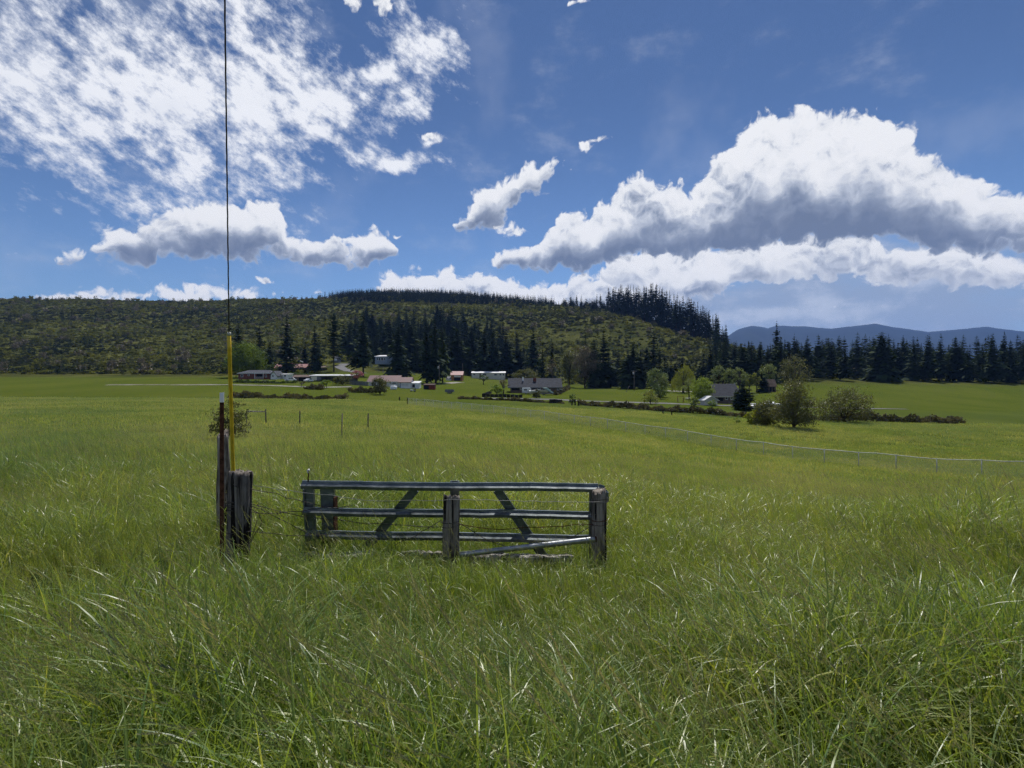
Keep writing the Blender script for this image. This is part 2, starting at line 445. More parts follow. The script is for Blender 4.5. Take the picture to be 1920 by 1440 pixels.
GATE = gate_mat(); GLASS = glass_mat()
POST = wood_mat('weathered_post', (.15, .125, .105), (.34, .31, .275))
POSTD = wood_mat('dark_weathered_post', (.085, .072, .064), (.25, .23, .21))
LOGM = wood_mat('grey_timber', (.24, .22, .20), (.50, .48, .45))
WIRE = mat('barbed_wire_steel', (.06, .05, .045), .7, .3, 20, .2)
WIREL = mat('bright_fence_wire', (.24, .24, .24), .6, .2, 20, .3)
GALV = mat('galvanised_pipe', (.34, .36, .38), .42, .25, 14, .75, .1)
GALVD = mat('galvanised_far', (.42, .44, .44), .55, .15, 3, .3)
YELLOW = mat('yellow_plastic', (.74, .50, .03), .45, .2, 9)
RUST = mat('rusty_steel', (.095, .042, .026), .85, .5, 16, .2, .4)
WHITEP = mat('white_paint', (.74, .75, .76), .6, .10, 2)
CREAM = mat('cream_siding', (.56, .55, .48), .7, .12, 1)
BRICK = mat('red_brick', (.19, .075, .06), .85, .25, 1.5)
ROOFG = mat('grey_shingle', (.085, .092, .11), .85, .25, 1.2)
ROOFD = mat('dark_shingle', (.050, .055, .068), .85, .25, 1.2)
ROOFR = mat('red_metal_roof', (.10, .026, .030), .55, .2, .8)
ROOFP = mat('faded_red_roof', (.30, .135, .125), .6, .2, .8)
ROOFW = mat('white_metal_roof', (.72, .73, .75), .45, .1, .6)
ROOFB = mat('brown_roof', (.16, .12, .10), .8, .2, .8)
BLUES = mat('blue_grey_siding', (.20, .26, .36), .7, .15, 1)
ORANGE = mat('orange_board', (.38, .17, .05), .75, .25, 1.5)
DARK = mat('dark_interior', (.012, .012, .013), .9, .2, 1)
REDW = mat('red_board', (.19, .055, .042), .8, .3, 1.5)
GREYB = mat('grey_board', (.16, .17, .18), .8, .25, 1.5)
POLE = mat('grey_pole_wood', (.26, .23, .20), .85, .25, 4, stretch=(4, 4, .4))
BARK = mat('bark', (.075, .058, .046), .95, .4, 2, stretch=(3, 3, .5))
BARKL = mat('pale_bark', (.16, .13, .11), .95, .35, 2, stretch=(3, 3, .5))
RUBBER = mat('tyre_rubber', (.02, .02, .02), .9, .2, 3)
ASPH = mat('asphalt', (.17, .17, .175), .9, .2, .4)
GRAVEL = mat('gravel_track', (.27, .26, .235), .95, .3, .5)
BLACKF = mat('dark_fence_board', (.03, .027, .025), .85, .3, 1)
TEAL = mat('pale_teal_tarp', (.35, .47, .47), .5, .15, 1)

CONIF = leaf_mat('conifer_needles', (.012, .025, .012), (.046, .072, .028), .24, .8, .02, .75, .06)
CONIF2 = leaf_mat('ridge_conifer_needles', (.009, .018, .010), (.028, .044, .020), .2, .8, .02, .7, .06)
CONIFY = leaf_mat('young_fir_needles', (.016, .032, .013), (.045, .068, .024), .24, .8, .02, .6, .06)
LEAFM = leaf_mat('mid_green_leaf', (.040, .072, .018), (.105, .15, .034), .40)
LEAFR = leaf_mat('round_tree_leaf', (.052, .090, .018), (.215, .285, .046), .30, .6, .12, .0, .1)
LEAFB = leaf_mat('bright_green_leaf', (.13, .20, .026), (.30, .37, .050), .45)
LEAFP = leaf_mat('pale_green_leaf', (.12, .165, .065), (.26, .30, .115), .42)
LEAFW = leaf_mat('willow_leaf', (.145, .175, .036), (.31, .32, .072), .42)
LEAFY = leaf_mat('yellow_green_leaf', (.15, .18, .012), (.30, .32, .03), .45)
LEAFO = leaf_mat('olive_leaf', (.062, .076, .028), (.155, .155, .060), .45)
LEAFG = leaf_mat('budding_grey_leaf', (.085, .074, .058), (.175, .150, .112), .3)
PINK = leaf_mat('pink_blossom', (.26, .09, .10), (.46, .20, .21), .4, tcol=(1, .8, .8))
BRAMB = leaf_mat('bramble_leaf', (.046, .052, .026), (.150, .130, .078), .38, .7, .15, .1, .05)
BRUSH = leaf_mat('hill_brush', (.070, .086, .019), (.215, .215, .046), .38, .7, .012, .5, .05)
BRUSHD = leaf_mat('hill_brush_dark', (.024, .034, .013), (.078, .078, .032), .28, .7, .012, .6, .05)

# ------------------------------------------------------------------ mesh helpers
class MB:
    def __init__(s): s.v = []; s.f = []; s.smooth = False
    def add(s, vs, fs):
        o = len(s.v); s.v += [tuple(v) for v in vs]; s.f += [tuple(i + o for i in f) for f in fs]; return s
    def box(s, x0, x1, y0, y1, z0, z1):
        return s.add([(x0, y0, z0), (x1, y0, z0), (x1, y1, z0), (x0, y1, z0), (x0, y0, z1), (x1, y0, z1), (x1, y1, z1), (x0, y1, z1)],
                     [(0, 3, 2, 1), (4, 5, 6, 7), (0, 1, 5, 4), (1, 2, 6, 5), (2, 3, 7, 6), (3, 0, 4, 7)])
    def prism(s, pts, y0, y1):
        """outline in x,z pushed along y"""
        n = len(pts)
        vs = [(x, y0, z) for x, z in pts] + [(x, y1, z) for x, z in pts]
        return s.add(vs, [tuple(range(n)), tuple(range(2 * n - 1, n - 1, -1))] + [(i, i + n, (i + 1) % n + n, (i + 1) % n) for i in range(n)])
    def prismx(s, pts, x0, x1):
        """outline in y,z pushed along x"""
        n = len(pts)
        vs = [(x0, y, z) for y, z in pts] + [(x1, y, z) for y, z in pts]
        return s.add(vs, [tuple(range(n))[::-1], tuple(range(n, 2 * n))] + [((i + 1) % n, (i + 1) % n + n, i + n, i) for i in range(n)])
    def tube(s, pts, rad, seg=6, cap=True, prof=None):
        pts = [Vector(p) for p in pts]; n = len(pts)
        rads = rad if isinstance(rad, (list, tuple)) else [rad] * n
        vs = []
        for i, p in enumerate(pts):
            t = (pts[min(i + 1, n - 1)] - pts[max(i - 1, 0)]).normalized()
            up = Vector((0, 0, 1)) if abs(t.z) < .9 else Vector((0, 1, 0))
            a = t.cross(up).normalized(); b = a.cross(t).normalized()
            if prof:
                for (u, w) in prof: vs.append(p + a * u + b * w)
            else:
                for k in range(seg):
                    q = 2 * PI * k / seg
                    vs.append(p + a * math.cos(q) * rads[i] + b * math.sin(q) * rads[i])
        k = len(prof) if prof else seg
        fs = []
        for i in range(n - 1):
            for j in range(k):
                fs.append((i * k + j, i * k + (j + 1) % k, (i + 1) * k + (j + 1) % k, (i + 1) * k + j))
        if cap: fs += [tuple(range(k))[::-1], tuple(range((n - 1) * k, n * k))]
        return s.add(vs, fs)
    def mesh(s, name, m=None, smooth=False):
        me = bpy.data.meshes.new(name); me.from_pydata(s.v, [], s.f)
        if m: me.materials.append(m)
        if smooth or s.smooth:
            me.polygons.foreach_set('use_smooth', [True] * len(me.polygons))
        me.update(); return me
    def build(s, name, m, parent=None, smooth=False):
        return link(name, s.mesh(name, m, smooth), parent)


def link(name, me, parent=None):
    o = bpy.data.objects.new(name, me); C.objects.link(o)
    if parent: o.parent = parent
    return o


def tag(o, label=None, cat=None, group=None, kind=None):
    if label: o['label'] = label
    if cat: o['category'] = cat
    if group: o['group'] = group
    if kind: o['kind'] = kind
    return o


def thing(name, label, cat, loc, rz=0.0, group=None):
    o = bpy.data.objects.new(name, None); C.objects.link(o)
    o.empty_display_size = .2
    o.location = loc; o.rotation_euler = (0, 0, rz)
    return tag(o, label, cat, group)


# ------------------------------------------------------------------ ground, roads
def ground_mat():
    m, g = mat_new('meadow_ground')
    geo = g.n('ShaderNodeNewGeometry'); pos = geo.outputs['Position']
    at = g.n('ShaderNodeAttribute', attribute_name='zone')
    sp = g.n('ShaderNodeSeparateColor'); g.put(sp.inputs[0], at.outputs['Color'])
    big = g.noise(g.vmath('MULTIPLY', pos, (.05, .022, .05)), 1.0, 5, .6)
    sm = g.noise(g.vmath('MULTIPLY', pos, (.9, .35, .9)), 1.0, 5, .65)
    fine = g.noise(pos, 4.0, 4, .7)
    c = g.mix(g.rng(big, .34, .66), (.066, .092, .017), (.098, .122, .026))
    c = g.mix(g.math('MULTIPLY', g.rng(sm, .36, .68), .55), c, (.072, .096, .030))
    c = g.mix(g.math('MULTIPLY', g.rng(fine, .45, .75), .35), c, (.045, .062, .016))
    lawn = g.mix(g.rng(big, .3, .7), (.068, .094, .014), (.092, .112, .020))
    lawn = g.mix(g.math('MULTIPLY', g.rng(sm, .5, .75), .5), lawn, (.108, .112, .030))
    c = g.mix(sp.outputs[1], c, lawn)
    br = g.mix(g.rng(g.noise(pos, .03, 5, .7), .35, .65), (.034, .042, .013), (.100, .104, .030))
    c = g.mix(sp.outputs[0], c, br)
    soil = g.mix(g.rng(sm, .35, .65), (.020, .026, .009), (.045, .055, .016))  # darker green tone for the ground nearest the viewer
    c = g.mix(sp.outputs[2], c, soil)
    b = g.n('ShaderNodeBsdfPrincipled'); g.put(b.inputs['Base Color'], c); b.inputs['Roughness'].default_value = 1.0
    b.inputs['Specular IOR Level'].default_value = 0.0
    bp = g.n('ShaderNodeBump'); bp.inputs['Strength'].default_value = .8; bp.inputs['Distance'].default_value = .25
    g.put(bp.inputs['Height'], g.math('ADD', fine, sm)); g.put(b.inputs['Normal'], bp.outputs[0])
    o = g.n('ShaderNodeOutputMaterial'); g.put(o.inputs[0], b.outputs[0])
    return m


def build_ground():
    a1 = np.linspace(-62, 62, 261)
    a2 = np.linspace(62, 298, 60)[1:-1]
    ang = np.radians(np.concatenate([a1, a2]))
    rad = np.concatenate([[0.25], np.exp(np.linspace(math.log(.6), math.log(11000), 300))])
    A, Rr = np.meshgrid(ang, rad)
    X = Rr * np.sin(A); Y = Rr * np.cos(A)
    Zz = ground(X, Y)
    n = len(ang); k = len(rad)
    vs = np.stack([X, Y, Zz], -1).reshape(-1, 3)
    i, j = np.meshgrid(np.arange(k - 1), np.arange(n), indexing='ij')
    jn = (j + 1) % n
    fs = np.stack([i * n + j, i * n + jn, (i + 1) * n + jn, (i + 1) * n + j], -1).reshape(-1, 4)
    # clockwise seen from above -> flip
    fs = fs[:, ::-1]
    vl = vs.tolist(); fl = fs.tolist()
    fl.append(list(range(n))[::1])
    me = bpy.data.meshes.new('ground'); me.from_pydata(vl, [], fl)
    me.polygons.foreach_set('use_smooth', [True] * len(me.polygons))
    d = np.maximum(vs[:, 1], 0.42 * np.hypot(vs[:, 0], vs[:, 1]))
    px = 960 + F * vs[:, 0] / np.maximum(d, .3)
    hill = np.clip((d - np.interp(px, [400, 640, 900, 1100, 1300, 1500], [250, 290, 345, 300, 290, 260])) / 30, 0, 1)
    lawn = np.clip((d - np.interp(px, [400, 760, 1000, 1400], [135, 130, 150, 150])) / 15, 0, 1) * (1 - hill)
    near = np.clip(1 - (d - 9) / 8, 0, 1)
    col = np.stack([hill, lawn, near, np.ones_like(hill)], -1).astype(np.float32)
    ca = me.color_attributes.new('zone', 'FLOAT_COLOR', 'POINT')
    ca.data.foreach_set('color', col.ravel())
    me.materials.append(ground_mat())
    me.update()
    return tag(link('ground', me), kind='structure')


build_ground()


def strip(name, pts, width, m, dz=.10, label=None):
    """a band of road laid on the land through (px, distance) points"""
    W = [G(px, d) for px, d in pts]
    dense = []
    for a, b in zip(W[:-1], W[1:]):
        k = max(2, int((b - a).length / 4))
        dense += [a.lerp(b, i / k) for i in range(k)]
    dense.append(W[-1])
    vs = []; fs = []
    for i, p in enumerate(dense):
        t = (dense[min(i + 1, len(dense) - 1)] - dense[max(i - 1, 0)]); t.z = 0; t.normalize()
        nrm = Vector((-t.y, t.x, 0))
        for q in (-1, -.33, .33, 1):
            w = p + nrm * width / 2 * q
            vs.append((w.x, w.y, gz(w.x, w.y) + dz))
    for i in range(len(dense) - 1):
        for j in range(3):
            a = i * 4 + j; fs.append((a, a + 4, a + 5, a + 1))
    mb = MB(); mb.add(vs, fs)
    o = mb.build(name, m); tag(o, kind='structure')
    for pl in o.data.polygons:
        pass
    return o


def mountains():
    # blue ridge far off on the right
    prof = [(1200, 700), (1300, 668), (1366, 628), (1385, 616), (1408, 609.5), (1425, 611), (1440, 615), (1452, 612), (1470, 610), (1500, 611), (1560, 616),
            (1640, 606), (1740, 622), (1850, 612), (1990, 630), (2200, 640), (2500, 670)]
    pxs = np.arange(1200, 2501, 6.0)
    top = np.interp(pxs, [p[0] for p in prof], [p[1] for p in prof])
    rng = np.random.RandomState(3)
    nz = np.convolve(rng.randn(len(pxs) + 20), np.ones(5) / 5, 'same')[10:-10]
    mb = MB(); rows = 14; d0, d1 = 4200.0, 6000.0
    vs = []
    for i in range(rows + 6):
        t = i / (rows - 1)
        d = d0 + (d1 - d0) * t
        for j, px in enumerate(pxs):
            crest = EYE + (720 - top[j] + nz[j] * .9) / F * d1
            h = crest * min(1, t) ** .8 if t <= 1 else crest * (1 - (t - 1) * 1.6)
            h += 26 * math.sin(j * .55 + i * .9) * (1 - abs(2 * min(t, 1) - 1))
            vs.append(((px - 960) / F * d, d, h - 4))
    k = len(pxs); fs = []
    for i in range(rows + 5):
        for j in range(k - 1):
            a = i * k + j; fs.append((a, a + 1, a + k + 1, a + k))
    mb.add(vs, fs)
    m = mat('far_forest_mountain', (.014, .021, .018), .95, .3, .004)
    tag(mb.build('mountain', m, smooth=True), kind='structure')


mountains()

road = [(D(px, py) , px) for px, py in ((60, 722),)]
strip('farm_track', [(200, D(200, 722)), (450, D(450, 722)), (520, D(520, 724)), (600, D(600, 727)), (660, D(660, 726))], 3.2, GRAVEL)
strip('country_road', [(905, D(905, 747)), (960, D(960, 748)), (1040, D(1040, 750)), (1120, D(1120, 753)), (1250, D(1250, 757)), (1420, D(1420, 762)), (1700, D(1700, 768))], 4.2, ASPH)
strip('hill_driveway', [(680, D(680, 700)), (655, D(655, 696)), (642, 338), (636, 352), (648, 372)], 6.0, ASPH)
strip('garage_apron', [(836, D(836, 719)), (850, D(850, 718)), (864, D(864, 717))], 5.0, GRAVEL)
strip('house_drive', [(1246, D(1246, 733)), (1280, D(1280, 734.5)), (1345, D(1345, 736))], 5.0, GRAVEL)


# ------------------------------------------------------------------ instanced stuff
def proto_collection(name, meshes):
    col = bpy.data.collections.new(name)
    for i, me in enumerate(meshes):
        o = bpy.data.objects.new('%s_%02d' % (name, i), me); col.objects.link(o)
    return col


def scatter(name, label, pts, rots, scls, idx, col, m_slot=None):
    me = bpy.data.meshes.new(name)
    n = len(pts)
    me.vertices.add(n); me.vertices.foreach_set('co', np.asarray(pts, np.float32).ravel())
    for an, arr, ty in (('rot', rots, 'FLOAT_VECTOR'), ('scl', scls, 'FLOAT_VECTOR')):
        at = me.attributes.new(an, ty, 'POINT'); at.data.foreach_set('vector', np.asarray(arr, np.float32).ravel())
    at = me.attributes.new('pick', 'INT', 'POINT'); at.data.foreach_set('value', np.asarray(idx, np.int32))
    o = link(name, me)
    t = bpy.data.node_groups.new(name + '_scatter', 'GeometryNodeTree')
    t.interface.new_socket('Geometry', in_out='INPUT', socket_type='NodeSocketGeometry')
    t.interface.new_socket('Geometry', in_out='OUTPUT', socket_type='NodeSocketGeometry')
    N = t.nodes.new; L = t.links.new
    gi = N('NodeGroupInput'); go = N('NodeGroupOutput')
    ci = N('GeometryNodeCollectionInfo'); ci.inputs['Collection'].default_value = col
    ci.inputs['Separate Children'].default_value = True; ci.inputs['Reset Children'].default_value = True
    ip = N('GeometryNodeInstanceOnPoints'); ip.inputs['Pick Instance'].default_value = True
    def attr(nm, dt):
        a = N('GeometryNodeInputNamedAttribute'); a.data_type = dt; a.inputs['Name'].default_value = nm
        return a.outputs['Attribute']
    er = N('FunctionNodeEulerToRotation')
    L(attr('rot', 'FLOAT_VECTOR'), er.inputs[0])
    L(gi.outputs[0], ip.inputs['Points']); L(ci.outputs[0], ip.inputs['Instance'])
    L(attr('pick', 'INT'), ip.inputs['Instance Index'])
    L(er.outputs[0], ip.inputs['Rotation']); L(attr('scl', 'FLOAT_VECTOR'), ip.inputs['Scale'])
    L(ip.outputs[0], go.inputs[0])
    md = o.modifiers.new('scatter', 'NODES'); md.node_group = t
    return tag(o, label, None, None, 'stuff')


# ------------------------------------------------------------------ grass
def tone_attr(me, tones):
    ca = me.color_attributes.new('tone', 'FLOAT_COLOR', 'POINT')
    ca.data.foreach_set('color', np.asarray(tones, np.float32).ravel())


def blades(name, n, rad, hmin, hmax, wid, segs, bend, lean, m, seed, arch=0.0, heads=0, headcol=(1.0, .75, 1.9)):
    """a tuft of curved grass blades; lean is the way the wind lays them"""
    rng = random.Random(seed)
    vs, fs, tones = [], [], []
    def blade(bx, by, h, w, az, bnd, tone, tipw=.06):
        o = len(vs)
        dirx, diry = math.cos(az), math.sin(az)
        tw = az + PI / 2 + rng.uniform(-.9, .9)
        wx, wy = math.cos(tw), math.sin(tw)
        x, y, z = bx, by, -.03
        th = rng.uniform(.02, .22)
        st = h / segs
        for i in range(segs + 1):
            t = i / segs
            ww = w * (1 - t ** 2.2) * (.75 + .5 * min(t * 3, 1)) * .5 + w * tipw * .5
            vs.append((x - wx * ww, y - wy * ww, z)); vs.append((x + wx * ww, y + wy * ww, z))
            k = .95 + .1 * t
            tones.append((tone[0] * k, tone[1] * k, tone[2] * k, 1)); tones.append((tone[0] * k, tone[1] * k, tone[2] * k, 1))
            x += dirx * math.sin(th) * st; y += diry * math.sin(th) * st; z += math.cos(th) * st
            th += bnd / segs * (.5 + 1.1 * t)
        for i in range(segs):
            a = o + 2 * i; fs.append((a, a + 1, a + 3, a + 2))
        return x, y, z, th, az
    for _ in range(n):
        q = rng.uniform(0, 2 * PI); rr = rad * math.sqrt(rng.random())
        az = rng.uniform(0, 2 * PI)
        if rng.random() < lean: az = PI + rng.gauss(0, .6)
        tint = rng.random()
        tone = (1.0, 1.0, 1.0) if tint < .55 else ((1.25, 1.1, .8) if tint < .78 else ((.8, .95, 1.2) if tint < .92 else (1.7, 1.35, 1.6)))
        a = bend * rng.uniform(.3, 1.5)
        if rng.random() < arch: a = rng.uniform(1.6, 2.6)
        blade(rr * math.cos(q), rr * math.sin(q), rng.uniform(hmin, hmax), wid * rng.uniform(.6, 1.3), az, a, tone)
    for _ in range(heads):
        q = rng.uniform(0, 2 * PI); rr = rad * rng.random()
        az = PI + rng.gauss(0, .45)
        h = hmax * rng.uniform(1.0, 1.45)
        x, y, z, th, az = blade(rr * math.cos(q), rr * math.sin(q), h, wid * .42, az, rng.uniform(.25, .8), (1.0, 1.0, .9), .8)
        # the seed head: short spikelets along the last part of the stem
        L = rng.uniform(.09, .17)
        for s in range(26):
            t = s / 25
            cx = x + math.cos(az) * math.sin(th) * L * t; cy = y + math.sin(az) * math.sin(th) * L * t; cz = z + math.cos(th) * L * t
            a2 = rng.uniform(0, 2 * PI); l2 = L * .14 * (1 - .6 * t); w2 = .0018
            ex, ey, ez = cx + math.cos(a2) * l2 * .42 + math.cos(az) * math.sin(th) * l2, cy + math.sin(a2) * l2 * .42, cz + l2 * .9
            o = len(vs)
            vs.extend([(cx - w2, cy, cz), (cx + w2, cy, cz), (ex, ey, ez)])
            hv = rng.uniform(.8, 1.5)
            for _k in range(3): tones.append((headcol[0] * hv, headcol[1] * hv, headcol[2] * hv, 1))
            fs.append((o, o + 1, o + 2))
    me = bpy.data.meshes.new(name); me.from_pydata(vs, [], fs)
    me.polygons.foreach_set('use_smooth', [True] * len(me.polygons))
    tone_attr(me, tones); me.materials.append(m); me.update()
    return me


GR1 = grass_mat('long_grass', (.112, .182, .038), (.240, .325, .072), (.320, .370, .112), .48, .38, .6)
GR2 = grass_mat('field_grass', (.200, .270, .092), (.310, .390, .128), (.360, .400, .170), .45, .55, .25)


def area_points(n, d0, d1, seed, half=1.06, side=2.3):
    rng = np.random.RandomState(seed)
    d = np.sqrt(rng.uniform(d0 * d0, d1 * d1, n))
    x = rng.uniform(-half, half, n) * d + rng.uniform(-side, side, n)
    return x, d, rng


def grass():
    prA = [blades('tuft', 46, .11, .22, .50, .0048, 5, .6, .45, GR1, 10 + i) for i in range(5)]
    prB = [blades('arching_tuft', 20, .10, .45, .90, .0084, 11, 1.15, .35, GR1, 30 + i, arch=.58) for i in range(4)]
    prC = [blades('seeding_tuft', 16, .10, .3, .52, .0055, 5, .5, .6, GR1, 50 + i, heads=4) for i in range(4)]
    col = proto_collection('near_grass_proto', prA + prB + prC)
    pts, rots, scl, idx = [], [], [], []
    def lay(n, d0, d1, seed, probs, s0, s1, thin=None):
        x, d, rng = area_points(n, d0, d1, seed)
        keep = np.ones(n, bool)
        z = ground(x, d)
        pick = rng.choice(3, n, p=probs)
        sub = np.where(pick == 0, rng.randint(0, 5, n), np.where(pick == 1, 5 + rng.randint(0, 4, n), 9 + rng.randint(0, 4, n)))
        patch = .85 + .3 * np.sin(x * 1.1 + 2 * np.sin(d * .7)) * np.sin(d * 1.3 + x * .5)
        near_gate = np.clip(1.25 - np.abs(d - 5.2) / 1.5, 0, 1)
        s = rng.uniform(s0, s1, n) * patch * (1 - .40 * near_gate)
        s = np.where((pick == 1) & (near_gate < .4) & (d > 2.2), s * (1 + .24 * np.clip(np.sin(x * 2.3 + 1.7 * np.sin(d * 1.9)), 0, 1)), s)
        rz = np.where(pick == 1, rng.uniform(-PI, PI, n), rng.normal(0, .8, n))
        pts.append(np.stack([x, d, z], -1)); idx.append(sub)
        rots.append(np.stack([rng.normal(0, .07, n), rng.normal(0, .07, n), rz], -1))
        scl.append(np.stack([s, s, s * rng.uniform(.85, 1.12, n)], -1))
    lay(5600, 1.15, 3.2, 1, [.52, .27, .21], .8, 1.1)
    lay(8400, 3.2, 7.5, 2, [.56, .22, .22], .75, 1.1)
    lay(10600, 7.5, 15, 3, [.62, .14, .24], .85, 1.2)
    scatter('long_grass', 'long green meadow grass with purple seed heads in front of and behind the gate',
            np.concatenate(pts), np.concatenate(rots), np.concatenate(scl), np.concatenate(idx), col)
    # farther field
    prF = [blades('field_tuft', 60, .42, .22, .44, .013, 3, .6, .5, GR2, 80 + i, heads=2) for i in range(5)]
    prG = [blades('wide_field_tuft', 70, 1.0, .16, .34, .032, 2, .6, .5, GR2, 90 + i) for i in range(4)]
    col2 = proto_collection('field_grass_proto', prF + prG)
    P_, R_, S_, I_ = [], [], [], []
    for n, d0, d1, seed, lo, hi, s0, s1 in ((9000, 13, 34, 5, 0, 5, .8, 1.15), (15000, 32, 75, 6, 5, 9, .8, 1.2), (15000, 72, 132, 7, 5, 9, 1.0, 1.4)):
        x, d, rng = area_points(n, d0, d1, seed)
        px = 960 + F * x / d
        lim = np.interp(px, [400, 650, 800, 1060, 1420, 2000], [128, 128, 136, 142, 116, 110])
        k = d < lim; x, d = x[k], d[k]; n = len(x)
        s = rng.uniform(s0, s1, n)
        P_.append(np.stack([x, d, ground(x, d)], -1)); I_.append(rng.randint(lo, hi, n))
        R_.append(np.stack([rng.normal(0, .05, n), rng.normal(0, .05, n), rng.normal(0, .9, n)], -1))
        S_.append(np.stack([s, s, s * rng.uniform(.7, 1.2, n)], -1))
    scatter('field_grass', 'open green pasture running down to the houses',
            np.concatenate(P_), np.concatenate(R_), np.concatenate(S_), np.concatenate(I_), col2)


grass()


# ------------------------------------------------------------------ trees
def conifer_mesh(seed, r=.16, base=.10, whorls=30, per=8, top_narrow=.85, droop=.35, sparse=0.0, m=CONIF):
    """crown of a conifer of height 1: drooping sprays in whorls"""
    rng = random.Random(seed); vs, fs = [], []
    lop = [rng.uniform(.6, 1.3) for _ in range(8)]; band = [rng.uniform(.72, 1.22) for _ in range(12)]
    for w in range(whorls):
        t = (w + rng.uniform(-.3, .3)) / whorls
        t = min(max(t, 0), .985)
        z = base + (1 - base) * t
        L = r * (1 - t) ** top_narrow * (.55 + .45 * min(1, t * 6 + .35)) + .008
        for b in range(per):
            if rng.random() < sparse: continue
            az = 2 * PI * (b + rng.random()) / per + w * 1.3
            ll = L * rng.uniform(.55, 1.2) * band[int(t * 11.9)] * lop[int((az % (2 * PI)) / (2 * PI) * 8) % 8]
            pit = -droop + .75 * t + rng.uniform(-.15, .15)
            ca, sa = math.cos(az), math.sin(az)
            nq = 4 if ll > .05 else 3
            for q in range(nq):
                u0 = ll * (q / nq) * .92; u1 = ll * (q + 1.25) / nq
                wd = ll * (.30 - .17 * q / nq) * rng.uniform(.7, 1.3)
                sag = -.35 * (u1 / max(ll, 1e-4)) ** 2 * ll
                o = len(vs)
                tw = rng.uniform(-.5, .5)
                z0 = z + u0 * math.sin(pit); z1 = z + u1 * math.sin(pit) + sag * .6
                for (u, s, zz) in ((u0, -1, z0), (u0, 1, z0), (u1, .55, z1), (u1, -.55, z1)):
                    lat = s * wd
                    vs.append((ca * u - sa * lat, sa * u + ca * lat, zz - abs(lat) * .55 + lat * tw))
                fs.append((o, o + 1, o + 2, o + 3))
    # leader
    o = len(vs); vs += [(-.004, 0, .96), (.004, 0, .96), (0, 0, 1.03)]; fs.append((o, o + 1, o + 2))
    me = bpy.data.meshes.new('conifer_crown'); me.from_pydata(vs, [], fs); me.materials.append(m); me.update()
    return me


def trunk_mesh(h, r0, r1, m=BARK, seed=0, seg=7):
    rng = random.Random(seed)
    pts = []; k = 6
    for i in range(k):
        t = i / (k - 1)
        pts.append((rng.uniform(-.3, .3) * r0 * t, rng.uniform(-.3, .3) * r0 * t, -.03 + (h + .03) * t))
    mb = MB(); mb.tube(pts, [r0 * (1.25 if i == 0 else 1) * (1 - i / (k - 1)) + r1 * i / (k - 1) for i in range(k)], seg)
    return mb.mesh('conifer_trunk', m, True)


FIR = [conifer_mesh(100 + i, r=.15 + .022 * (i % 5), base=.05 + .045 * (i % 4), whorls=34 - 2 * (i % 4), per=9 + i % 3, top_narrow=.62 + .09 * (i % 4), droop=.2 + .09 * (i % 3), sparse=.06 * (i % 3)) for i in range(10)]
FIRT = [trunk_mesh(.95, .014, .003, seed=i) for i in range(2)]
SPAR = [conifer_mesh(200 + i, r=.115 + .012 * (i % 3), base=.16 + .08 * (i % 3), whorls=28, per=8, top_narrow=.62, sparse=.10, m=CONIF2) for i in range(6)]
SPART = [trunk_mesh(.97, .011, .003, BARK, seed=9 + i) for i in range(2)]
PINE = [conifer_mesh(300 + i, r=.20, base=.26, whorls=22, per=7, top_narrow=.45, droop=.1, sparse=.25, m=CONIFY) for i in range(2)]
DENSE = [conifer_mesh(320 + i, r=.30, base=.02, whorls=26, per=12, top_narrow=.62, droop=.1) for i in range(2)]

tree_n = [0]


def conifer(px, top, d, label, group=None, kind='fir', base_z=None, wide=1.0, name='conifer_tree'):
    k = tree_n[0]; tree_n[0] += 1
    b = G(px, d)
    if base_z is not None: b.z = base_z
    h = max(3.0, EYE + (720 - top) / F * d - b.z)
    crowns, trunks = {'fir': (FIR, FIRT), 'spar': (SPAR, SPART), 'pine': (PINE, SPART), 'dense': (DENSE, FIRT)}[kind]
    t = thing(name, label, 'tree', b, random.uniform(0, 2 * PI), group)
    t.rotation_euler[0] = random.gauss(0, .012); t.rotation_euler[1] = random.gauss(0, .012)
    c = link('crown', crowns[k % len(crowns)], t); u = link('trunk', trunks[k % len(trunks)], t)
    s = h * wide * random.uniform(.92, 1.08)
    c.scale = (s, s, h); u.scale = (s, s, h)
    return t


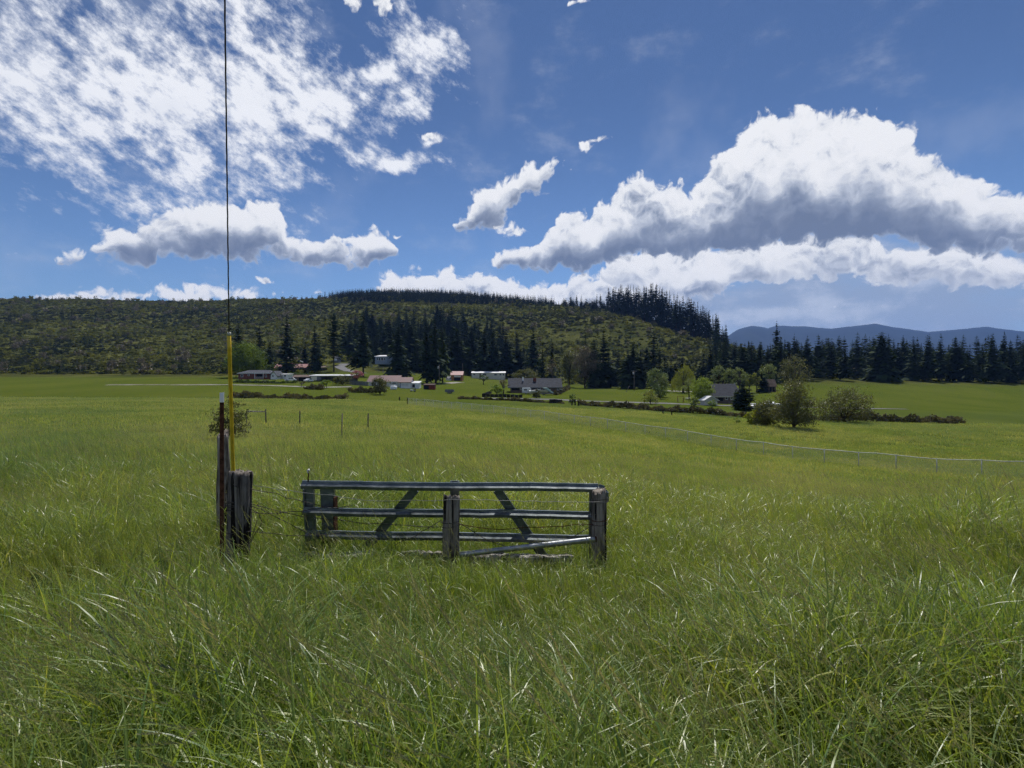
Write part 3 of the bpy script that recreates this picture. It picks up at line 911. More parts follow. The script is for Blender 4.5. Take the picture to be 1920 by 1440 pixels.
def broadleaf_meshes(name, seed, w, h, m, trunk_h=.25, leaf=.35, clumps=40, per=70, flat=.5, bark=BARK, trunk_r=.03, fill=.55, skew=0.0, low=False):
    """crown and trunk of a broad tree: leaf faces gathered in clumps round a spread of limbs; sizes in metres"""
    rng = random.Random(seed); vs, fs = [], []
    cz = trunk_h * h + (1 - trunk_h) * h * .5; rz = (1 - trunk_h) * h * .5; rx = w * .5
    if low: cz, rz = h * .40, h * .60
    cents = []
    for _ in range(clumps):
        while True:
            a = Vector((rng.uniform(-1, 1), rng.uniform(-1, 1), rng.uniform(-1, 1)))
            if fill < a.length < 1 and not (low and a.z < -.55): break
        cents.append(Vector((a.x * rx * .86 + skew * a.z, a.y * rx * .86, cz + a.z * rz * .88)))
    cr = (rx + rz) * .5 * .32
    for c in cents:
        k = rng.uniform(.4, 1.4)
        for _ in range(per):
            a = Vector((rng.gauss(0, 1), rng.gauss(0, 1), rng.gauss(0, flat)));
            if a.length > 0: a = a.normalized() * rng.random() ** .4
            p = c + a * cr * k
            n = Vector((rng.gauss(0, 1), rng.gauss(0, 1), rng.gauss(.6, 1))).normalized()
            t = n.orthogonal().normalized(); b = n.cross(t)
            s = leaf * rng.uniform(.5, 1.2); o = len(vs)
            vs += [p - t * s * .5, p + b * s * .32, p + t * s * .5, p - b * s * .32]
            fs.append((o, o + 1, o + 2, o + 3))
    me = bpy.data.meshes.new('crown'); me.from_pydata([tuple(v) for v in vs], [], fs); me.materials.append(m); me.update()
    mb = MB(); r0 = trunk_r * h
    mb.tube([(0, 0, -.2), (rng.uniform(-.02, .02) * h, 0, trunk_h * h * .6), (0, 0, trunk_h * h * 1.15), (rng.uniform(-.04, .04) * h, 0, cz + rz * .4)], [r0 * 1.2, r0, r0 * .8, r0 * .2], 7)
    for c in cents[:12]:
        s = Vector((0, 0, trunk_h * h * rng.uniform(.8, 1.3)))
        mid = s.lerp(c, .5) + Vector((0, 0, rz * .12))
        mb.tube([s, mid, c], [r0 * .5, r0 * .3, r0 * .1], 5)
    return me, mb.mesh('trunk', bark, True)


def tree_at(name, label, px0, px1, top, base, m, d=None, cat='tree', group=None, **kw):
    pxc = (px0 + px1) / 2
    d = d or D(pxc, base)
    b = G(pxc, d); s = d / F
    w = (px1 - px0) * s; h = max(.6, EYE + (720 - top) / F * d - b.z)
    kw.setdefault('leaf', max(.12, 2.3 * s))
    if cat == 'shrub': kw.setdefault('low', True)
    me, tm = broadleaf_meshes(name, int(px0 * 7 + top), w, h, m, **kw)
    t = thing(name, label, cat, b, 0, group)
    link('crown', me, t)
    link('stem' if cat == 'shrub' else 'trunk', tm, t)
    return t


def willow(px0, px1, top, base, label):
    pxc = (px0 + px1) / 2; d = D(pxc, base); b = G(pxc, d); s = d / F
    w = (px1 - px0) * s; h = EYE + (720 - top) / F * d - b.z
    rng = random.Random(5); vs, fs = [], []
    for _ in range(330):
        a = rng.uniform(0, 2 * PI); rr = math.sqrt(rng.random())
        x = math.cos(a) * rr * w * .5; y = math.sin(a) * rr * w * .5
        zt = h * (1 - .42 * rr ** 2) * rng.uniform(.86, 1.02) - (.18 * h if x < 0 else 0) * rr
        n = rng.randint(6, 13); z = zt
        for q in range(n):
            l = h * .045; o = len(vs); wd = .10 * rng.uniform(.6, 1.6); az = rng.uniform(0, PI)
            jx, jy = rng.gauss(0, .12), rng.gauss(0, .12)
            dx, dy = math.cos(az) * wd, math.sin(az) * wd
            vs += [(x + jx - dx, y + jy - dy, z), (x + jx + dx, y + jy + dy, z), (x + jx * 1.6, y + jy * 1.6, z - l * 1.5)]
            fs.append((o, o + 1, o + 2)); z -= l
            if z < h * .08: break
    me = bpy.data.meshes.new('crown'); me.from_pydata(vs, [], fs); me.materials.append(LEAFW); me.update()
    t = thing('willow_tree', label, 'tree', b)
    link('crown', me, t)
    mb = MB(); r0 = .035 * h
    mb.tube([(0, 0, -.2), (.1, 0, h * .3), (-.1, 0, h * .55)], [r0 * 1.2, r0, r0 * .6], 7)
    for k in range(7):
        a = 2 * PI * k / 7
        mb.tube([(0, 0, h * .35), (math.cos(a) * w * .2, math.sin(a) * w * .2, h * .7), (math.cos(a) * w * .36, math.sin(a) * w * .36, h * .74)], [r0 * .5, r0 * .35, r0 * .15], 5)
    mb.build('trunk', BARK, t, True)


def interp(px, tab): return float(np.interp(px, [t[0] for t in tab], [t[1] for t in tab]))


def forest():
    rng = random.Random(21)
    # --- single conifers standing among the left hand houses
    conifer(537, 588, D(537, 700), 'tall dark narrow conifer standing above the faded red roofed house', wide=1.3)
    conifer(590, 609, D(590, 699), 'dark conifer right of the red roofed house, in front of its brown carport', wide=1.1)
    conifer(626, 588, D(626, 697), 'grey green loose crowned pine with a long bare trunk beside the hill driveway', kind='pine', wide=1.15)
    conifer(681, 584, D(681, 706), 'broad dark conifer with a thick trunk behind the pink blossom tree', wide=1.02)
    conifer(747, 612, 292, 'wide dark conifer rising right behind the red roofed farmhouse', wide=1.0)
    conifer(762, 664, D(762, 709), 'small dark conifer right behind the farmhouse garage roof', wide=1.35)
    conifer(446, 600, 300, 'shadowed conifer at the photo left edge behind the round leafy tree', wide=1.0)
    conifer(488, 606, 300, 'shadowed conifer just right of and behind the round leafy tree', wide=1.0)
    conifer(506, 640, 290, 'short dark conifer between the round leafy tree and the tall narrow conifer', wide=1.1)
    conifer(572, 640, 330, 'short dim conifer between the two dark conifers by the red roofed house', wide=1.0)
    # --- three trunks by the utility pole
    conifer(801, 604, D(801, 719), 'large dark conifer left of the pair by the utility pole', wide=.95)
    conifer(817, 596, D(817, 719), 'large dark conifer directly left of the transformer pole', wide=.95)
    conifer(830, 612, D(830, 718), 'large dark conifer directly right of the transformer pole', wide=.85)
    # --- grove behind the mobile home
    up = [(640, 606), (665, 580), (690, 570), (760, 574), (800, 566), (850, 574), (900, 590), (945, 600), (990, 618)]
    lab = 'dark conifer of the dense grove behind the orange garage and mobile home'
    d = 352.0
    while d < 600:
        step = 15 * 420 / d
        px = 642 + rng.uniform(0, step)
        while px < 1000:
            b = G(px, d)
            h = rng.uniform(15, 30)
            top = 720 - (b.z + h - EYE) / d * F
            lim = interp(px, up)
            right = 1000 - max(0, d - 380) * .55
            left = 642 + max(0, 400 - d) * 1.6
            if top > lim - 3 and left < px < right and not (620 < px < 740 and 325 < d < 368):
                conifer(px, top + rng.uniform(-3, 3), d + rng.uniform(-8, 8), lab, 'dense conifer grove on the lower hill', wide=rng.uniform(1.05, 1.55))
            px += step * rng.uniform(.6, 1.6)
        d *= 1.085
    # --- right of the grove, against the pale hill
    for px, top, dd, w, lb in ((1000, 612, 345, .85, 'dark conifer with a pale bare trunk above the grey roofed house'),
                               (1018, 650, 330, 1.0, 'shorter dark conifer right of the bare trunked one above the grey roof'),
                               (1035, 640, 320, .9, 'dark conifer just left of the budding grey trees'),
                               (1100, 622, 340, 1.0, 'spreading dark conifer on the slope above the budding grey trees')):
        conifer(px, top, dd, lb, wide=w)
    # --- forest along the right
    upr = [(1110, 640), (1130, 612), (1150, 645), (1187, 640), (1205, 660), (1225, 620), (1245, 655), (1300, 658), (1330, 640), (1370, 632), (1400, 640),
           (1440, 640), (1457, 632), (1500, 640), (1600, 636), (1750, 640), (2000, 645)]
    conifer(1130, 610, 292, 'tallest dark conifer at the left end of the right hand wood', wide=1.0)
    conifer(1187, 638, 280, 'dark conifer directly behind the utility pole in the right hand pasture', wide=1.0)
    conifer(1226, 619, 285, 'tall dark conifer above the leafy tree beside the pasture', wide=1.0)
    conifer(1457, 600, 330, 'tallest pointed conifer of the right hand wood, standing against the blue mountain', wide=.85)
    conifer(1491, 625, 320, 'pointed conifer at the right edge of the photo against the blue mountain', wide=.85)
    lab = 'dark conifer in the wood behind the right hand houses'
    d = 282.0
    while d < 470:
        step = 23 * 300 / d
        px = 1115 + rng.uniform(0, step)
        while px < 1512:
            lim = interp(px, upr)
            b = G(px, d); h = rng.uniform(18, 27)
            top = 720 - (b.z + h - EYE) / d * F
            if px < 1330 and d > 345: pass
            elif top > lim - 12 or px > 1330:
                conifer(px, max(top, lim + rng.uniform(-4, 14)), d + rng.uniform(-7, 7), lab, 'wood behind the right hand houses', wide=rng.uniform(1.0, 1.5))
            px += step * rng.uniform(.55, 1.6)
        d *= 1.12
    # --- tall stand on the right ridge, long bare trunks
    base = [(1060, 578), (1120, 581), (1150, 582), (1200, 592), (1250, 606), (1300, 625), (1350, 642)]
    tops = [(1062, 556), (1075, 549), (1090, 545), (1105, 553), (1130, 544), (1150, 534), (1165, 533), (1190, 531), (1205, 536), (1226, 529), (1240, 537), (1262, 546), (1280, 553),
            (1297, 558), (1318, 572), (1345, 588), (1360, 604)]
    lab = 'tall bare trunked conifer in the stand on the right ridge'
    px = 1062.0; k = 0
    while px < 1358:
        bd = interp(px, [(1060, 735), (1150, 660), (1250, 590), (1350, 510)]) + rng.uniform(-16, 22)
        tp = interp(px, tops) + rng.choice([0, 0, 3, 6, 12, 18])
        if px < 1120 and rng.random() < .35: tp += 8
        conifer(px, tp, bd, lab, 'tall conifers on the right ridge', kind='spar', wide=rng.uniform(.85, 1.15))
        px += rng.uniform(2.0, 3.9) if 1130 < px < 1330 else rng.uniform(5, 9); k += 1
    conifer(1341, 590, 470, 'lone pointed conifer at the lower end of the right ridge stand', wide=.9)
    conifer(1361, 606, 460, 'small conifer below the end of the ridge stand, beside the blue mountain', wide=.9)


forest()


def hill_cover():
    shr = []
    for i in range(5):
        rng = random.Random(500 + i); vs, fs = [], []
        for _ in range(110):
            a = Vector((rng.gauss(0, 1), rng.gauss(0, 1), abs(rng.gauss(0, .8)))).normalized() * rng.uniform(.55, 1.0)
            p = Vector((a.x, a.y, a.z * rng.uniform(.7, 1.1)))
            n = Vector((rng.gauss(0, 1), rng.gauss(0, 1), rng.gauss(.5, 1))).normalized(); t = n.orthogonal().normalized(); b = n.cross(t)
            s = rng.uniform(.2, .42); o = len(vs)
            vs += [tuple(p - t * s), tuple(p + b * s * .6), tuple(p + t * s), tuple(p - b * s * .6)]; fs.append((o, o + 1, o + 2, o + 3))
        me = bpy.data.meshes.new('brush_clump'); me.from_pydata(vs, [], fs); me.materials.append(BRUSH); me.update(); shr.append(me)
    dark = []
    for me in shr[:3]:
        c = me.copy(); c.materials.clear(); c.materials.append(BRUSHD); dark.append(c)
    crowns = [broadleaf_meshes('hill_crown', 900 + i, 1.6, 1.5, [LEAFO, BRUSH, LEAFG][i], leaf=.26, clumps=16, per=16, trunk_h=.02, fill=.2, low=True)[0] for i in range(3)]
    young = [conifer_mesh(600 + i, r=.26, base=.02, whorls=12, per=7, m=CONIFY) for i in range(3)]
    col = proto_collection('hill_brush_proto', shr + dark + crowns + young)
    rng = np.random.RandomState(11)
    n = 46000
    px = rng.uniform(-120, 2050, n); d = np.sqrt(rng.uniform(300 ** 2, 905 ** 2, n))
    x = (px - 960) / F * d
    keep = (px < 1420) | (d < 420)
    keep &= ~((px > 640) & (px < 1000) & (d < 345)) & ~((px > 1000) & (d < 318)) & ~((px > 600) & (px < 735) & (d < 372))
    px, d, x = px[keep], d[keep], x[keep]; n = len(x)
    z = ground(x, d)
    def patch(seed, size):
        g_ = np.random.RandomState(seed).rand(160, 160)
        u = (x / size + 80) % 158; v = (d / size) % 158; i = u.astype(int); j = v.astype(int); fu = u - i; fv = v - j
        fu = fu * fu * (3 - 2 * fu); fv = fv * fv * (3 - 2 * fv)
        return (g_[i, j] * (1 - fu) + g_[i + 1, j] * fu) * (1 - fv) + (g_[i, j + 1] * (1 - fu) + g_[i + 1, j + 1] * fu) * fv
    pa = .6 * patch(1, 75) + .4 * patch(2, 28); pb = .6 * patch(3, 55) + .4 * patch(4, 20)
    r = rng.random_sample(n)
    yng = r < np.clip((pb - .42) * 1.5, .03, .55)
    drk = ~yng & (rng.random_sample(n) < np.clip((.60 - pa) * 2.2, .04, .85))
    crn = ~yng & ~drk & (rng.random_sample(n) < .10)
    pick = np.where(yng, 11 + rng.randint(0, 3, n), np.where(drk, 5 + rng.randint(0, 3, n), np.where(crn, 8 + rng.randint(0, 3, n), rng.randint(0, 5, n))))
    s = np.where(yng, rng.uniform(2.5, 9.0, n), np.where(crn, rng.uniform(2.5, 5.5, n), rng.uniform(.9, 2.9, n) * (.7 + .7 * pa)))
    thin = (pa > .54) & (rng.random_sample(n) < .72); s = np.where(thin, s * .45, s)
    scl = np.stack([s, s, np.where(yng | crn, s, s * rng.uniform(.55, .95, n))], -1)
    rot = np.stack([np.zeros(n), np.zeros(n), rng.uniform(-PI, PI, n)], -1)
    scatter('hillside_brush', 'olive green brush and young firs covering the logged hillside', np.stack([x, d, z - .12 * s], -1), rot, scl, pick, col)
    # the wood goes on beyond the right of the photograph as one mass
    n = 330
    px = rng.uniform(1512, 2150, n); d = rng.uniform(285, 470, n); x = (px - 960) / F * d
    h = rng.uniform(9, 27, n)
    scatter('far_wood', 'dark conifer wood going on beyond the right edge', np.stack([x, d, ground(x, d)], -1),
            np.stack([np.zeros(n), np.zeros(n), rng.uniform(-PI, PI, n)], -1), np.stack([h * 1.15, h * 1.15, h], -1), rng.randint(0, 10, n), proto_collection('far_wood_proto', FIR))
    # young growth closing the gaps between the trunks of the grove and of the right hand wood
    n = 620
    px = np.concatenate([rng.uniform(655, 985, 330), rng.uniform(1118, 1512, n - 330)])
    d = np.concatenate([rng.uniform(362, 560, 330), rng.uniform(296, 430, n - 330)])
    k = ~((px < 1000) & (px > 985 - np.maximum(0, d - 380) * .55)) & ~((px > 1000) & (px < 1330) & (d > 340)) & ~((px < 740) & (d < 376))
    px, d = px[k], d[k]; n = len(px)
    x = (px - 960) / F * d; h = rng.uniform(6, 15, n)
    scatter('wood_undergrowth', 'dark young conifers growing between the larger trees of the lower woods', np.stack([x, d, ground(x, d)], -1),
            np.stack([np.zeros(n), np.zeros(n), rng.uniform(-PI, PI, n)], -1), np.stack([h * 1.5, h * 1.5, h], -1), rng.randint(0, 10, n), proto_collection('wood_undergrowth_proto', FIR))
    # young growth under the tall stand on the right ridge
    n = 420
    px = rng.uniform(1055, 1362, n); bd = np.interp(px, [1060, 1150, 1250, 1350], [735, 660, 590, 510]); d = bd + rng.uniform(-6, 55, n)
    x = (px - 960) / F * d; h = rng.uniform(7, 15, n)
    scatter('ridge_undergrowth', 'dark young conifers filling the ground under the tall ridge stand', np.stack([x, d, ground(x, d)], -1),
            np.stack([np.zeros(n), np.zeros(n), rng.uniform(-PI, PI, n)], -1), np.stack([h * 1.2, h * 1.2, h], -1), rng.randint(0, 4, n), proto_collection('undergrowth_proto', [conifer_mesh(660 + i, r=.22, base=.02, whorls=16, per=8, m=CONIF2) for i in range(4)]))
    # the plantation along the crest
    col2 = proto_collection('ridge_plantation_proto', [conifer_mesh(640 + i, r=.20, base=.04, whorls=16, per=7, m=CONIF2) for i in range(4)])
    n = 3600
    px = rng.uniform(585, 1040, n); d = rng.uniform(745, 900, n)
    x = (px - 960) / F * d; z = ground(x, d)
    py = 720 - (z - EYE) / d * F
    low = np.interp(px, [585, 640, 700, 780, 850, 900, 950, 1040], [560, 563, 572, 580, 578, 572, 568, 575])
    left = np.interp(px, [585, 620, 660], [.15, .6, 1.0])
    k = (py < low + rng.uniform(-5, 3, n)) & (rng.random_sample(n) < left)
    x, d, z = x[k], d[k], z[k]; n = len(x)
    s = rng.uniform(6.5, 14.0, n)
    scatter('ridge_plantation', 'even dark band of planted conifers along the hill crest', np.stack([x, d, z], -1),
            np.stack([np.zeros(n), np.zeros(n), rng.uniform(-PI, PI, n)], -1), np.stack([s * .95, s * .95, s], -1), rng.randint(0, 4, n), col2)


hill_cover()


def bramble(name, label, pts, height, width, seed, m=BRAMB, n_per=120):
    """a long low thicket on the land: leaf faces over a lumpy ridge"""
    rng = random.Random(seed); vs, fs = [], []
    W = [G(px, d) for px, d in pts]
    for a, b in zip(W[:-1], W[1:]):
        L = (b - a).length; k = int(L * n_per)
        for _ in range(k):
            t = rng.random(); c = a.lerp(b, t)
            u = rng.uniform(-1, 1)
            c = c + Vector((rng.gauss(0, .3), u * width / 2, 0))
            lump = .58 + .26 * math.sin(c.x * .42 + seed) * math.sin(c.x * .13 + c.y * .2 + 1) + .16 * math.sin(c.x * 1.7 + seed) + .10 * math.sin(c.x * 3.9)
            hmax = height * max(.18, lump) * math.sqrt(max(0, 1 - u * u * .9))
            z = gz(c.x, c.y) + hmax * rng.random() ** .5
            nn = Vector((rng.gauss(0, 1), rng.gauss(0, 1), rng.gauss(.4, 1))).normalized(); tt = nn.orthogonal().normalized(); bb = nn.cross(tt)
            s = rng.uniform(.16, .38); o = len(vs); p = Vector((c.x, c.y, z))
            vs += [tuple(p - tt * s), tuple(p + bb * s * .6), tuple(p + tt * s), tuple(p - bb * s * .6)]; fs.append((o, o + 1, o + 2, o + 3))
    me = bpy.data.meshes.new(name); me.from_pydata(vs, [], fs); me.materials.append(m); me.update()
    return tag(link(name, me), label, 'hedge')


def planting():
    T = tree_at
    T('leafy_tree', 'big round dark leafy tree with bright lit top behind the brick house', 424, 497, 643, 708, LEAFR, clumps=170, per=110, fill=.70, trunk_h=.02, flat=.9, leaf=.62)
    T('small_leafy_tree', 'small dark rounded tree between the brick house and faded red roof', 497, 517, 682, 708, LEAFM, clumps=26, per=60, trunk_h=.1)
    T('blossom_tree', 'small pink blossom tree near the long white roofed shelter', 657, 682, 691, 720, PINK, clumps=22, per=40, trunk_h=.3, trunk_r=.04)
    T('large_shrub', 'large olive green shrub in front of the red roofed farmhouse', 693, 732, 706, 740, LEAFO, cat='shrub', clumps=50, per=80, trunk_h=.02, fill=.4)
    T('spreading_shrub', 'wide olive shrub in front of the long white roofed shelter', 622, 660, 703, 722, LEAFO, cat='shrub', clumps=34, per=60, trunk_h=.05, fill=.4)
    T('young_tree', 'small bright young tree on the lawn by the long white roofed shelter', 601, 624, 711, 728, LEAFB, clumps=16, per=36, trunk_h=.35)
    T('orchard_tree', 'little pale bare-branched tree on the grass below the dark shed', 557, 573, 713, 725, LEAFG, clumps=9, per=16, trunk_h=.35, trunk_r=.05, bark=BARKL)
    T('fruit_tree', 'small dark fruit tree on the lawn below the mobile home', 895, 918, 704, 721, LEAFM, clumps=14, per=22, trunk_h=.35, trunk_r=.05)
    T('garden_tree', 'bright yellow green tree at the left corner of the grey roofed house yard', 918, 945, 720, 743, LEAFB, clumps=26, per=50, trunk_h=.2)
    T('dark_garden_tree', 'dark bare-branched tree beside the left end of the grey roof', 930, 958, 710, 738, LEAFG, clumps=14, per=30, trunk_h=.3, trunk_r=.04)
    T('hedge_tree', 'wide olive bushy tree behind the grey roof', 958, 1014, 690, 724, LEAFO, clumps=44, per=60, trunk_h=.1)
    T('garden_shrub', 'rust green shrub in front of the white camper and boats', 998, 1014, 727, 747, LEAFO, cat='shrub', clumps=18, per=50, trunk_h=.1)
    T('pale_bare_tree', 'thin pale leafless tree right of the grey roof', 1022, 1050, 672, 725, LEAFG, clumps=16, per=22, trunk_h=.3, bark=BARKL, trunk_r=.012)
    T('budding_tree', 'tall olive budding tree right of the grey roofed house', 1050, 1084, 650, 726, LEAFO, clumps=60, per=70, trunk_h=.16, trunk_r=.018)
    T('budding_tree', 'tall grey brown budding tree left of the dark wood', 1074, 1120, 645, 728, LEAFG, clumps=80, per=74, trunk_h=.14, trunk_r=.018)
    T('round_shrub', 'lone round shrub by the road right of the grey roofed house', 1065, 1081, 738, 757, LEAFM, cat='shrub', clumps=14, per=40, trunk_h=.25)
    T('pasture_tree', 'tall pale green leafy tree beside the right hand pasture', 1212, 1254, 686, 744, LEAFP, clumps=66, per=76, trunk_h=.06, fill=.4)
    T('dark_shrub', 'dark bushy shrub under the tall pale green tree', 1222, 1254, 718, 748, LEAFM, cat='shrub', clumps=26, per=60, trunk_h=.05)
    T('yellow_shrub', 'rounded yellow green shrub behind the bramble hedge', 1203, 1236, 730, 758, LEAFW, cat='shrub', clumps=28, per=60, trunk_h=.05)
    willow(1258, 1304, 682, 737, 'drooping yellow green willow left of the right hand grey roof')
    T('grey_green_tree', 'slender grey green tree between the willow and bright round tree', 1278, 1306, 706, 748, LEAFP, clumps=28, per=44, trunk_h=.2)
    T('bright_tree', 'bright green rounded tree in front of the right hand grey roof', 1292, 1338, 706, 757, LEAFB, clumps=74, per=90, trunk_h=.06, fill=.45)
    T('shed_shrub', 'small bright shrub against the front of the white roofed shed', 1327, 1343, 748, 762, LEAFB, d=D(1335, 762.5), cat='shrub', clumps=12, per=40, trunk_h=.02)
    T('low_shrub', 'low dark shrub at the foot of the bright round tree', 1291, 1310, 742, 762, LEAFM, cat='shrub', clumps=14, per=50, trunk_h=.02)
    k = conifer(1392, 717, D(1392, 770), 'bushy dark pointed evergreen in front of the right hand grey roofed house', kind='dense', wide=1.35, name='evergreen_tree')
    conifer(1380, 730, D(1380, 764), 'lower dark evergreen hugging the left side of the bushy pointed one', kind='dense', wide=1.2, name='evergreen_tree')
    conifer(1428, 700, D(1428, 735), 'dark pointed evergreen left of the small stone shed', kind='dense', wide=1.2, name='evergreen_tree')
    for px0, px1, top, base, m, lb in ((1335, 1360, 683, 712, LEAFP, 'pale round orchard tree farthest left behind the right hand roof'),
                                       (1354, 1380, 690, 712, LEAFP, 'pale round orchard tree in the middle behind the right hand roof'),
                                       (1374, 1400, 688, 714, LEAFP, 'round orchard tree with a clear dark trunk, right of the row behind the roof'),
                                       (1396, 1414, 701, 716, LEAFW, 'low yellow green orchard bush right of the trunked tree'),
                                       (1411, 1426, 697, 716, LEAFW, 'narrow yellow green tree left of the dark pointed evergreen')):
        T('orchard_tree', lb, px0, px1, top, base, m, d=238, clumps=26, per=50, trunk_h=.28, group='orchard row')
    T('tall_pale_tree', 'tall pale green tree behind the dark pointed evergreen', 1426, 1455, 679, 716, LEAFP, d=250, clumps=36, per=56, trunk_h=.2)
    T('broad_tree', 'broad olive tree at the right edge of the photo above the pasture', 1462, 1520, 662, 716, LEAFO, d=222, clumps=60, per=60, trunk_h=.15)
    # big thicket trees at the right of the pasture
    T('thicket_tree', 'large loose olive tree overhanging the pasture at the right edge', 1448, 1528, 706, 806, LEAFO, d=92, clumps=150, per=54, trunk_h=.05, fill=.05, leaf=.30, low=True, bark=BARKL)
    T('thicket_shrub', 'grey leafed shrub left of the large loose olive tree', 1408, 1462, 745, 803, LEAFO, d=97, cat='shrub', clumps=80, per=40, trunk_h=.04, fill=.05, leaf=.30)
    T('thicket_shrub', 'bright yellow green bush in the corner of the right hand pasture', 1398, 1432, 766, 798, LEAFY, d=100, cat='shrub', clumps=28, per=60, trunk_h=.05, leaf=.36)
    T('thicket_shrub', 'tiny yellow green sapling left of the bright pasture corner bush', 1375, 1388, 776, 792, LEAFB, d=104, cat='shrub', clumps=7, per=30, trunk_h=.1, leaf=.3)
    T('thicket_tree', 'olive thicket tree just beyond the right edge', 1530, 1640, 722, 800, LEAFO, d=112, clumps=120, per=50, trunk_h=.02, fill=.05, leaf=.36, low=True)
    # bush behind the left post
    T('field_bush', 'loose olive bush in the field behind the yellow guard', 396, 464, 746, 836, LEAFO, d=D(430, 832), cat='shrub', clumps=70, per=34, trunk_h=.03, fill=.05, leaf=.12)
    pass
    # brambles
    q = lambda px, py: (px, D(px, py))
    bramble('bramble_hedge', 'low dark bramble thicket along the left far edge of the field', [q(435, 746), q(480, 748), q(560, 748.5)], 2.0, 4.0, 3)
    bramble('bramble_hedge', 'wider dark bramble mound right of the low thicket in the left field', [q(552, 750), q(600, 750.5), q(648, 750)], 2.0, 4.0, 4)
    bramble('bramble_hedge', 'short bramble row left of the large farmhouse shrub', [q(655, 735), q(700, 738)], 2.0, 3.0, 5)
    bramble('bramble_hedge', 'small bramble mound on the grass below the dark shed', [q(574, 729), q(605, 731)], 1.9, 3.5, 6)
    bramble('bramble_hedge', 'dark hedge along the road in front of the grey roofed house', [q(860, 748), q(940, 750), q(1055, 757)], 1.0, 2.4, 7)
    bramble('bramble_hedge', 'long dark bramble hedge along the far edge of the right hand pasture', [q(1085, 759), q(1150, 764), q(1230, 770), q(1320, 776), q(1412, 783)], 2.1, 3.4, 8)
    bramble('bramble_hedge', 'far continuation of the pasture hedge beyond the right edge', [q(1412, 783), q(1560, 790), q(1800, 795)], 2.6, 3.4, 9)
    bramble('field_hedge', 'rough green bank below the brick house', [q(440, 717), q(520, 719), q(555, 718)], 1.4, 3.0, 10, LEAFM)
    bramble('yard_hedge', 'dark clipped hedge in front of the faded red roofed house', [q(536, 704), q(590, 704.5)], 1.8, 3.0, 12, LEAFM)
    bramble('side_hedge', 'tall dark hedge running up the slope right of the grey roofed house', [q(1042, 741), q(1055, 735), q(1067, 729.5)], 2.6, 1.8, 14, BRAMB, 200)


planting()


